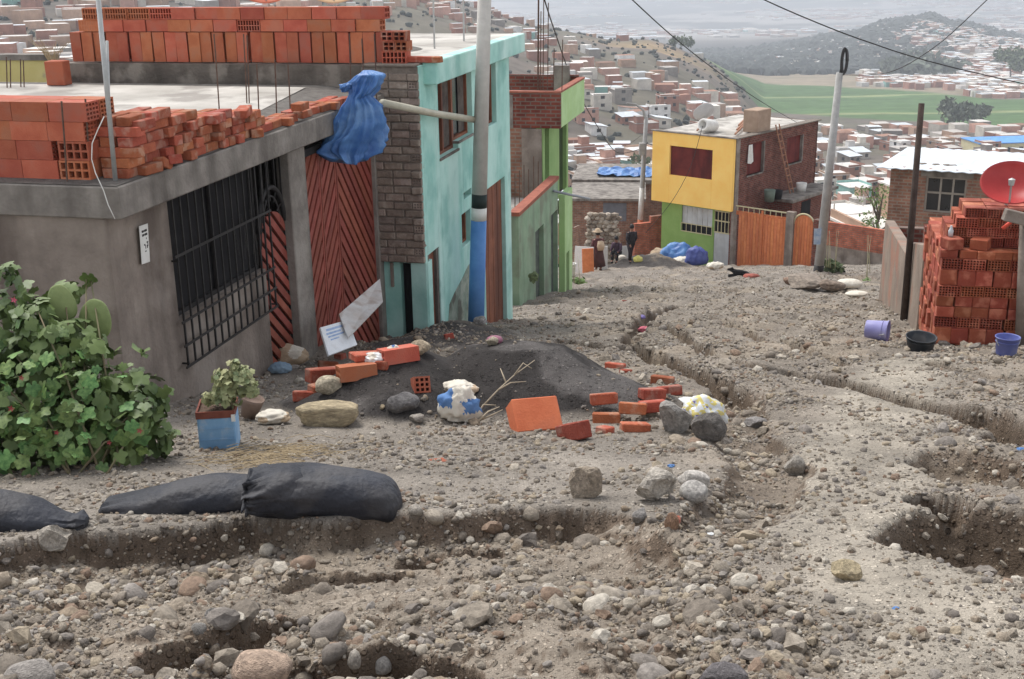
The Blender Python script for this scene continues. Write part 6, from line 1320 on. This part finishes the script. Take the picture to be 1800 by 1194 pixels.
# ---------------------------------------------------------------- crumpled sacks, bags and sheets
def crumple(px, py, wpx, hpx, name, label, cat, mats, seed, amp=.3, d=None, dep=.7, sub=4, seams=True, sink=.15, flat=False):
    g = gp(px, py+hpx*.45) if d is None else Vector((at(px,py,d).x, d, H(at(px,py,d).x,d))); s = g.y*1.03/FPX; rd = np.random.default_rng(seed)
    bm = bmesh.new(); bmesh.ops.create_icosphere(bm, subdivisions=sub, radius=1); co = np.array([v.co[:] for v in bm.verts]); r_ = np.ones(len(co))
    for fr, am in ((1.6,.5),(3.2,.35),(6.5,.22),(12,.10)):
        f = rd.normal(size=(5,3))*fr; p = rd.uniform(0,6.28,5); r_ += amp*am*(np.abs(np.sin(co@f.T+p)).mean(1)-.6)*2.2
    co *= r_[:,None]; co[:,2] = np.where(co[:,2] < -.5, -.5+(co[:,2]+.5)*.2, co[:,2])
    for v, c in zip(bm.verts, co): v.co = (c[0]*wpx*s/2, c[1]*wpx*s/2*dep, c[2]*hpx*s/2)
    for f in bm.faces:
        c = f.calc_center_median(); f.smooth = not flat
        if name == 'cement_sack': f.material_index = int((c.x < -.18*wpx*s and c.z > .12*hpx*s) or (c.x > .10*wpx*s+.02*math.sin(c.z*60) and -.05*hpx*s < c.z < .26*hpx*s))
        elif len(mats) > 1: f.material_index = int((math.sin(c.x*9/(wpx*s)+seed)+math.sin(c.z*7/(hpx*s)+seed*2)+rd.normal()*.03) > .95) if len(mats) == 2 else min(len(mats)-1, max(0, int(1.0+1.5*math.sin(c.x*13/(wpx*s)+seed)*math.sin(c.z*11/(hpx*s)+seed*2+c.y*9/(wpx*s))+1.0*math.sin(c.x*31/(wpx*s)+c.z*23/(hpx*s))+rd.normal()*.2)))
    me = bpy.data.meshes.new(name); bm.to_mesh(me); bm.free()
    for mt in mats: me.materials.append(mt)
    o = obj(name, me, None, loc=g+Vector((0,wpx*s*dep*.3,hpx*s*.5*(1-sink*2)))); tag(o, label, cat); return o
m_sk = M('sack_white', C(206,196,178), C(226,220,206), 6, .8, .3, 40, dirt=(C(170,150,126),.5,6)); m_sb = M('sack_blue_print', C(70,112,168), C(96,138,190), 9, .8, .3, 40); m_sy = M('wrapper_yellow', C(206,186,84), C(222,206,120), 12, .4); m_sv = M('wrapper_violet', C(104,90,160), C(136,122,184), 12, .4); m_clr = M('clear_wrapper', C(196,198,196), C(224,226,226), 14, .25, spec=.6)
m_tn = M('tan_sack', C(176,150,120), C(196,172,142), 6, .9, .3, 40); m_vb = M('violet_blue_sheet', C(60,72,140), C(92,104,168), 4, .5)
crumple(808,712,66,72,'cement_sack','torn white and blue cement sack slumped on the gravel heap','sack',[m_sk,m_sb],8,.75)
crumple(808,684,58,28,'sack_flap','stiff torn paper flap on top of the cement sack','sack',[m_sk,m_tn],4,.5)
crumple(1240,735,78,66,'plastic_bag','clear plastic bag of yellow and violet wrappers lying on the dark boulder','bag',[m_clr,m_sy,m_clr,m_sv],5,.5,sink=.0)
crumple(1212,708,46,14,'plastic_strip','strip of clear plastic between the boulder and the bag','plastic',[m_clr],15,.5)
crumple(508,626,66,44,'cloth_sack','cream sack draped over a blue bundle at the arched door','sack',[m_tn,m_sk],6,.3); crumple(492,648,42,22,'blue_bundle','faded blue bundle under the cream sack at the arched door','bundle',[M('faded_blue_cloth', C(112,138,160), C(134,156,174), 6, .85)],7,.4)
crumple(692,616,24,22,'white_bag','small white bag wedged against the hollow brick','bag',[m_sk,m_sb],8,.3); crumple(660,632,44,20,'plastic_scrap','crumpled white plastic scrap on the broken hollow brick','plastic',[m_clr,m_sk],9,.5)
crumple(478,735,60,26,'paper_sheet','dirty white paper lying beside the long tan block','paper',[m_sk,m_tn],10,.4); crumple(1133,580,20,12,'pink_rag','pink rag on the edge of the gully','rag',[M('pink_cloth', C(206,96,116), C(222,120,138), 8, .8)],11,.5)
crumple(1128,558,14,8,'blue_scrap','tiny bluish plastic scrap upslope of the pink rag','plastic',[m_sv],12,.4); crumple(870,598,30,16,'magenta_basin','dusty magenta plastic piece on the bank by the painted pole','plastic',[M('magenta_plastic', C(140,84,104), C(156,100,118), 5, .6)],13,.15)
crumple(1495,500,46,18,'white_sack','plump white sack lying beyond the leaning pole','sack',[m_sk],14,.15); crumple(1508,518,40,9,'foam_board','flat white board on the ground by the plastered wall','board',[m_sk],16,.1); crumple(1258,468,28,14,'cream_rag','cream rag heap on the street before the orange gate','rag',[m_sk,m_tn],17,.5)
crumple(908,487,34,12,'white_rag','white rag by the grey-green terrace','rag',[m_sk],18,.4); crumple(882,488,24,14,'rubble_lump','grey rubble lump beside the white rag','rubble',[m_conc2],19,.3); crumple(880,528,56,18,'concrete_slab_piece','broken flat piece of concrete right of the painted pole','slab',[m_mort],20,.12,sub=3)
crumple(1195,414,58,46,'blue_sheet','crumpled blue plastic sheet in front of the green ground floor','sheet',[m_tarp],21,.4,d=53.5); crumple(1226,430,38,40,'blue_bundle','dark violet-blue bundle beside the gravel heap','bundle',[m_vb],22,.4,d=52.5); crumple(1162,410,34,32,'tan_sacks','tan sack slumped beside the crumpled blue sheet','sack',[m_tn],23,.35,d=54); crumple(1202,434,34,14,'white_sheet','white sheet edge under the crumpled blue sheet','sheet',[m_sk],24,.4,d=52.8)
crumple(1122,459,16,14,'yellow_bag','yellow bag on the ground by the walking person','bag',[M('yellow_bag', C(206,196,84), C(220,212,110), 6, .6)],25,.3,d=50.5); crumple(1150,436,50,6,'white_cloth_strip','white cloth strip along the far gravel heap','cloth',[m_sk],26,.4,d=53.6)
for i, (px, py) in enumerate(((513,800),(20,1075),(1575,1070),(1250,940),(1180,820),(1795,790))): crumple(px, py, 13, 6, 'litter_scrap', ('white paper scrap in the dry straw','crumpled white carton in the washed gravel','tiny blue scrap on the stony track','pale scrap beside the ditch stones','blue plastic scrap behind the triangular rock','blue scrap at the edge of the hollow')[i], 'litter', [m_sk,m_clr,m_sb,m_clr,m_sb,m_sb][i:i+1], 30+i, .9, sub=2, flat=True)
# ---------------------------------------------------------------- leaning boards at the gate
def board(px, py, corners, label, mat, thick=.02, marks=None):
    """a board leaning against the gate: its four corners by pixel on a plane just before the facade"""
    q = [FL.wor(Vector((x, FL.X(a,b,x).y, FL.X(a,b,x).z))) for a, b, x in corners]; O = q[3]; n = (q[1]-q[0]).cross(q[3]-q[0]).normalized()
    o = MB().prism([p-O for p in q], n*thick, 'x').build('white_board', mat, None, loc=O); tag(o, label, 'board')
    if marks:
        for i, (u0,u1,v0,v1) in enumerate(marks):
            f = lambda u, v: (q[0]*(1-u)*(1-v)+q[1]*u*(1-v)+q[2]*u*v+q[3]*(1-u)*v)-O
            s = -1 if n.dot(-O) < 0 else 1
            off = n*(thick+.002 if n.dot(-(O)) > 0 else -.002); MB().add([f(u0,v0)+off, f(u1,v0)+off, f(u1,v1)+off, f(u0,v1)+off], [(0,1,2,3)]).build('faded_lettering', m_bl, o)
m_bl = M('faded_blue_ink', C(130,160,206), C(170,190,220), 14, .8); m_wb = M('weathered_white_board', C(196,194,190), C(222,220,216), 5, .7, dirt=(C(150,124,104),.55,5), streak=(C(168,140,118),.6))
board(0,0,[(563,576,.28),(612,562,.28),(628,606,.52),(578,625,.52)],'white board with faded blue lettering leaning by the gate',M('white_panel', C(214,218,222), C(232,234,236), 4, .6, dirt=(C(180,176,170),.3,5)), marks=[(.15,.8,.12,.2),(.12,.62,.26,.33),(.15,.7,.38,.44),(.2,.5,.5,.55)])
board(0,0,[(596,552,.22),(668,490,.22),(673,530,.5),(612,594,.5)],'long stained whitish boards leaning low against the slatted gate',m_wb)
# ---------------------------------------------------------------- buckets
def bucket(name, px, py, r_, h_, mat, label, rot=(0,0,0), rim=None, prof=None, handle=True, lift=0, fill=None):
    g = gp(px, py); e = empty(name, g+Vector((0,r_*.6,lift))); e.rotation_euler = rot; tag(e, label, 'bucket')
    MB().lathe([(.001,0),(r_*.82,0),(r_*.84,.01),(r_*.98,h_*.94),(r_*1.05,h_*.95),(r_*1.05,h_),(r_*.98,h_),(r_*.95,h_*.95),(r_*.8,.02),(.001,.02)], 28).build('body', mat, e, True)
    MB().lathe([(r_*.93,h_*.72),(r_*.99,h_*.725),(r_*.99,h_*.75),(r_*.94,h_*.755)], 28).build('rib', mat, e, True)
    if handle: MB().tube([(r_*1.03*math.cos(t), -.02-r_*.5*math.sin(t)*.6, h_*.9-r_*1.0*math.sin(t)*.9) for t in [math.pi*i/14 for i in range(15)]], .005, 5).build('handle', m_steel, e)
m_lav = M('lavender_plastic', C(132,130,186), C(152,150,200), 4, .5, dirt=(C(176,172,190),.4,6)); m_bkb = M('blue_plastic', C(88,98,164), C(108,118,180), 4, .5, dirt=(C(150,150,180),.4,6)); m_blkp = M('black_plastic', C(42,46,52), C(60,64,70), 4, .6, dirt=(C(110,104,98),.4,6))
bucket('plastic_bucket',1524,600,.135,.28,m_lav,'lavender plastic bucket tipped over on the street',(R(90),R(8),R(62)),lift=.14); bucket('plastic_basin',1622,619,.17,.16,m_blkp,'black plastic basin at the corner of the brick pile',(R(6),0,0),handle=False); bucket('plastic_bucket',1773,627,.125,.2,m_bkb,'blue plastic bucket standing before the brick pile'); bucket('plastic_bucket',1004,487,.17,.42,m_white,'white bucket by the green house doorstep')
crumple(1622,603,30,8,'basin_rubble','pale rubble heaped in the black basin','rubble',[m_conc2],40,.3,d=gp(1622,619).y+.1)
# ================================================================ people and the dog
def skin(name, verts, edges, rad, mat, parent, subs=2, root=0):
    me = bpy.data.meshes.new(name); me.from_pydata(verts, edges, []); o = bpy.data.objects.new(name, me); col.objects.link(o); o.parent = parent
    s = o.modifiers.new('skin','SKIN'); s.use_smooth_shade = True
    for i, r_ in enumerate(rad): me.skin_vertices[0].data[i].radius = (r_, r_) if not hasattr(r_,'__len__') else r_
    me.skin_vertices[0].data[root].use_root = True; o.modifiers.new('sub','SUBSURF').levels = subs; o.modifiers['sub'].render_levels = subs; me.materials.append(mat); return o
m_skin = M('skin', C(150,104,82), C(164,118,96), 6, .6); m_hair = M('black_hair', C(28,24,24), C(40,34,32), 12, .5)
def person(px, py, d, h_, yaw, top, bottom, label, pose='stand', hat=None, bag=None, skirt=False):
    P = at(px, py, d); z = H(P.x,P.y); e = empty('person', (P.x,P.y,z), yaw); tag(e, label, 'person'); k = h_/1.6
    sit = pose == 'sit'; st = pose == 'walk'; by = .48 if sit else .88
    hip, ch, nk, hd = (0,0,by), (0,.06 if not sit else .12,by+.33), (0,.08 if not sit else .18,by+.50), (0,.10 if not sit else .22,by+.62)
    V = [hip,(0,.02,by+.16),ch,nk,hd,(0,hd[1]+.01,hd[2]+.1)]; E = [(0,1),(1,2),(2,3),(3,4),(4,5)]; Rr = [(.155,.12),(.135,.10),(.165,.11),(.055,.055),(.085,.095),(.075,.085)]
    def add(p, par, r_): V.append(p); E.append((par,len(V)-1)); Rr.append((r_,r_)); return len(V)-1
    for s in (-1,1):
        a = add((s*.18,ch[1],ch[2]+.10),2,.065); fw = .22 if sit or (st and s > 0) else (-.10 if st else .12)
        a = add((s*.24,ch[1]+fw*.35,ch[2]-.16),a,.048); a = add((s*.19,ch[1]+fw*1.3,ch[2]-(.26 if sit else .38)),a,.036); a = add((s*.18,ch[1]+fw*1.45,ch[2]-(.29 if sit else .47)),a,.034)
        a = add((s*.09,.0,by-.05),0,.10)
        if sit: a = add((s*.12,.40,by+.02),a,.075); a = add((s*.12,.36,.10),a,.05); a = add((s*.12,.50,.05),a,.04)
        else:
            f = (.20*s if st else 0); a = add((s*.10,f*.9,.47),a,.072); a = add((s*.10,f*.7-(.12 if st and s < 0 else 0),.09),a,.048); a = add((s*.10,f*.7+.13-(.1 if st and s < 0 else 0),.045),a,.04)
    V = [tuple(c*k for c in v) for v in V]; Rr = [tuple(c*k for c in r_) for r_ in Rr]
    b = skin('body', V, E, Rr, m_skin, e)
    # clothing as snug shells over the body
    T = MB(); ring = lambda c, rx, ry: [(c[0]+rx*math.cos(t), c[1]+ry*math.sin(t), c[2]) for t in [2*math.pi*i/20 for i in range(20)]]
    def shell(levels, name, mat):
        vs = [p for l in levels for p in ring(*l)]; m_ = len(levels); mb = MB(); mb.add([tuple(c*k for c in v) for v in vs], [(i*20+j,i*20+(j+1)%20,(i+1)*20+(j+1)%20,(i+1)*20+j) for i in range(m_-1) for j in range(20)]+[tuple(range(20))[::-1],tuple(range((m_-1)*20,m_*20))]); mb.build(name, mat, e, True)
    shell([((0,0,by-.10),.20,.165),((0,.02,by+.10),.185,.15),((0,ch[1],ch[2]),.215,.15),((0,ch[1]+.01,ch[2]+.12),.19,.13),((0,nk[1],nk[2]-.01),.085,.085)], 'jacket', top)
    for s in (-1,1):
        fw = .22 if sit or (st and s > 0) else (-.10 if st else .12)
        MB().tube([Vector(c)*k for c in ((s*.17,ch[1],ch[2]+.11),(s*.24,ch[1]+fw*.35,ch[2]-.16),(s*.195,ch[1]+fw*1.25,ch[2]-(.25 if sit else .36)))], [.085*k,.066*k,.052*k], 12).build('sleeve', top, e, True)
        if not skirt:
            f = (.20*s if st else 0); pts = ((s*.09,0,by-.02),(s*.12,.40,by+.02),(s*.12,.36,.14)) if sit else ((s*.09,0,by-.0),(s*.10,f*.9,.47),(s*.10,f*.7-(.12 if st and s < 0 else 0),.12)); MB().tube([Vector(c)*k for c in pts], [.125*k,.092*k,.070*k], 12).build('trouser_leg', bottom, e, True)
        MB().lathe([(.001,-.045),(.05,-.045),(.055,-.01),(.04,.03),(.001,.04)], 12, Matrix.Translation(Vector((s*.11,(.44 if sit else (.20*s*.7+.05-(.1 if st and s < 0 else 0) if st else .05)),.05))*k) @ Matrix.Diagonal((k*.9,k*2.0,k,1))).build('shoe', m_hair, e, True)
    if skirt: shell([((0,.0,.22),.30,.24),((0,0,.5),.25,.20),((0,0,by+.02),.175,.15)], 'skirt', bottom)
    hm = Matrix.Translation(Vector((0,hd[1]-.012,hd[2]+.07))*k) @ Matrix.Diagonal((.098*k,.108*k,.125*k,1)); prof = [(max(.001,math.sin(math.pi*i/12)), -math.cos(math.pi*i/12)) for i in range(4,13)]
    MB().lathe(prof, 18, hm).build('hair', m_hair, e, True)
    for s in (-1,1): MB().lathe([(.001,-.012),(.012,0),(.001,.012)], 8, Matrix.Translation(Vector((s*.034,hd[1]+.092,hd[2]+.045))*k)).build('eye', m_hair, e)
    MB().lathe([(.001,.03),(.014,-.012),(.001,-.02)], 8, Matrix.Translation(Vector((0,hd[1]+.105,hd[2]+.02))*k)).build('nose', m_skin, e)
    if hat: MB().lathe([(.20,.0),(.21,.008),(.11,.02),(.10,.11),(.06,.13),(.001,.13)], 24, Matrix.Translation(Vector((0,hd[1],hd[2]+.13))*k)).build('hat', hat, e, True)
    if bag: shell([((0,-.20,by+.05),.13,.09),((0,-.22,by+.22),.17,.12),((0,-.18,by+.42),.12,.08)], 'shoulder_bundle', bag)
    return e
mc = lambda nm, r_, g_, b_: M(nm, C(r_,g_,b_), C(r_*.8,g_*.8,b_*.8), 6, .9)
person(1108,474,51,1.62,R(200),mc('black_jacket',48,44,48),mc('dark_trousers',44,34,40),'person in dark jacket and trousers walking past the yellow bag','walk')
person(1086,462,52,1.5,R(150),mc('purple_jumper',84,62,78),mc('black_trousers',38,36,42),'person in a purple jumper sitting low on a pale crate','sit')
person(1052,487,46,1.55,R(20),mc('maroon_jacket',104,60,60),mc('brown_skirt',92,58,54),'person in maroon with a brown skirt and pale hat beside the boards','stand',hat=m_tn,bag=m_tn,skirt=True)
o = crumple(1094,461,16,12,'pale_crate','pale crate the sitting person rests on','crate',[m_sk],50,.1,d=52.15,sub=2)
# boards and table by them
def leaning(px, py, d, w_, h_, yaw, tilt, mat, label, name='leaning_board'):
    P = at(px,py,d); o = MB().box(-w_/2,w_/2,-.03,.03,-.05,h_).build(name, mat, None, bevel=.006, loc=(P.x,P.y,H(P.x,P.y))); o.rotation_euler = (tilt,0,yaw); tag(o, label, 'board')
leaning(1024,478,45.6,.75,1.05,R(-20),R(-14),m_white,'white board leaning by the person in maroon'); leaning(1034,488,44.6,.45,.95,R(10),R(-8),m_orng,'orange plank leaning before the white board','leaning_plank'); leaning(1060,486,46.4,.35,.95,R(-5),R(-6),m_white,'narrow white board behind the person in maroon')
leaning(1096,425,56,.9,1.15,R(10),R(-8),m_sheet,'upright corrugated metal sheet between stone wall and slim pole','metal_sheet'); leaning(1013,440,50,.5,1.9,R(60),R(0),m_tanb,'narrow brown brick wall end beside the green house','brick_wall_end')
def drystone():
    P = at(1056,432,55.); e = empty('dry_stone_wall', (P.x,P.y,H(P.x,P.y)), R(-6)); tag(e, 'stacked rough stone wall of pale rubble behind the people', 'wall'); rd = random.Random(8); zt = at(1056,377,55.).z-e.location.z; mt = stonemat('wall_stone', [C(176,160,140),C(196,180,160),C(150,134,118),C(164,150,134),C(206,192,174)], .9); ms = [rockmesh(300+i,1,.6,'stone',mt) for i in range(4)]; z = .1
    while z < zt:
        x = -.75+rd.uniform(0,.1)
        while x < .75: a = rd.uniform(.10,.17); o = put(rd.choice(ms), e, (x+a, rd.uniform(-.05,.05), z), (rd.uniform(-.4,.4),rd.uniform(-.4,.4),rd.uniform(0,6)), 'stone'); o.scale = (a*1.15,.2,.13); x += 2*a*.93
        z += .185
drystone()
def dog():
    g = gp(1302, 487); e = empty('dog', g, R(80)); e.scale = (.72,.72,.72); tag(e, 'black dog lying on the street with its head raised', 'dog'); md = mc('black_fur',30,28,30); mt = mc('tan_fur',150,96,66)
    # local +Y is where the dog looks
    V = [(0,-.30,.14),(0,-.12,.17),(0,.12,.19),(0,.28,.21),(0,.36,.28),(0,.41,.34),(0,.51,.32),(0,.59,.29)]; E = [(i,i+1) for i in range(7)]; Rr = [.10,.13,.14,.125,.075,.085,.06,.035]
    def add(p, par, r_): V.append(p); E.append((par,len(V)-1)); Rr.append(r_); return len(V)-1
    for s in (-1,1):
        a = add((s*.10,.22,.10),3,.06); a = add((s*.11,.36,.05),a,.038); a = add((s*.11,.55,.035),a,.032)
        a = add((s*.13,-.24,.12),0,.085); a = add((s*.17,-.06,.07),a,.05); a = add((s*.17,-.20,.035),a,.035); a = add((s*.17,-.05,.03),a,.03)
        a = add((s*.07,.37,.39),5,.024); add((s*.10,.38,.36),a,.012)
    a = add((0,-.45,.08),0,.035); a = add((.05,-.62,.05),a,.025); add((.12,-.75,.04),a,.015)
    skin('body', V, E, Rr, md, e, 2)
    for s in (-1,1): MB().lathe([(.001,-.012),(.012,0),(.001,.012)], 8, Matrix.Translation((s*.05,.475,.365))).build('eye', mt, e)
    MB().lathe([(.001,-.014),(.018,0),(.001,.014)], 8, Matrix.Translation((0,.625,.30))).build('nose', md, e)
    crumple(1322,486,26,7,'red_rag','reddish rag lying behind the black dog','rag',[mc('red_cloth',170,90,74)],60,.4)
dog()
# ---------------------------------------------------------------- the hazy air of the valley
def haze():
    mb = MB(); mb.box(-16000, 16000, -60, 30500, -620, 60)
    mt = bpy.data.materials.new('haze'); mt.use_nodes = True; n = mt.node_tree; n.nodes.clear()
    o_ = n.nodes.new('ShaderNodeOutputMaterial'); v = n.nodes.new('ShaderNodeVolumePrincipled'); v.inputs['Color'].default_value = (.86,.90,.96,1)
    v.inputs['Density'].default_value = HAZE; v.inputs['Anisotropy'].default_value = .2; n.links.new(v.outputs[0], o_.inputs['Volume'])
    o = mb.build('haze', mt); o['kind'] = 'stuff'
HAZE = .0003
haze()
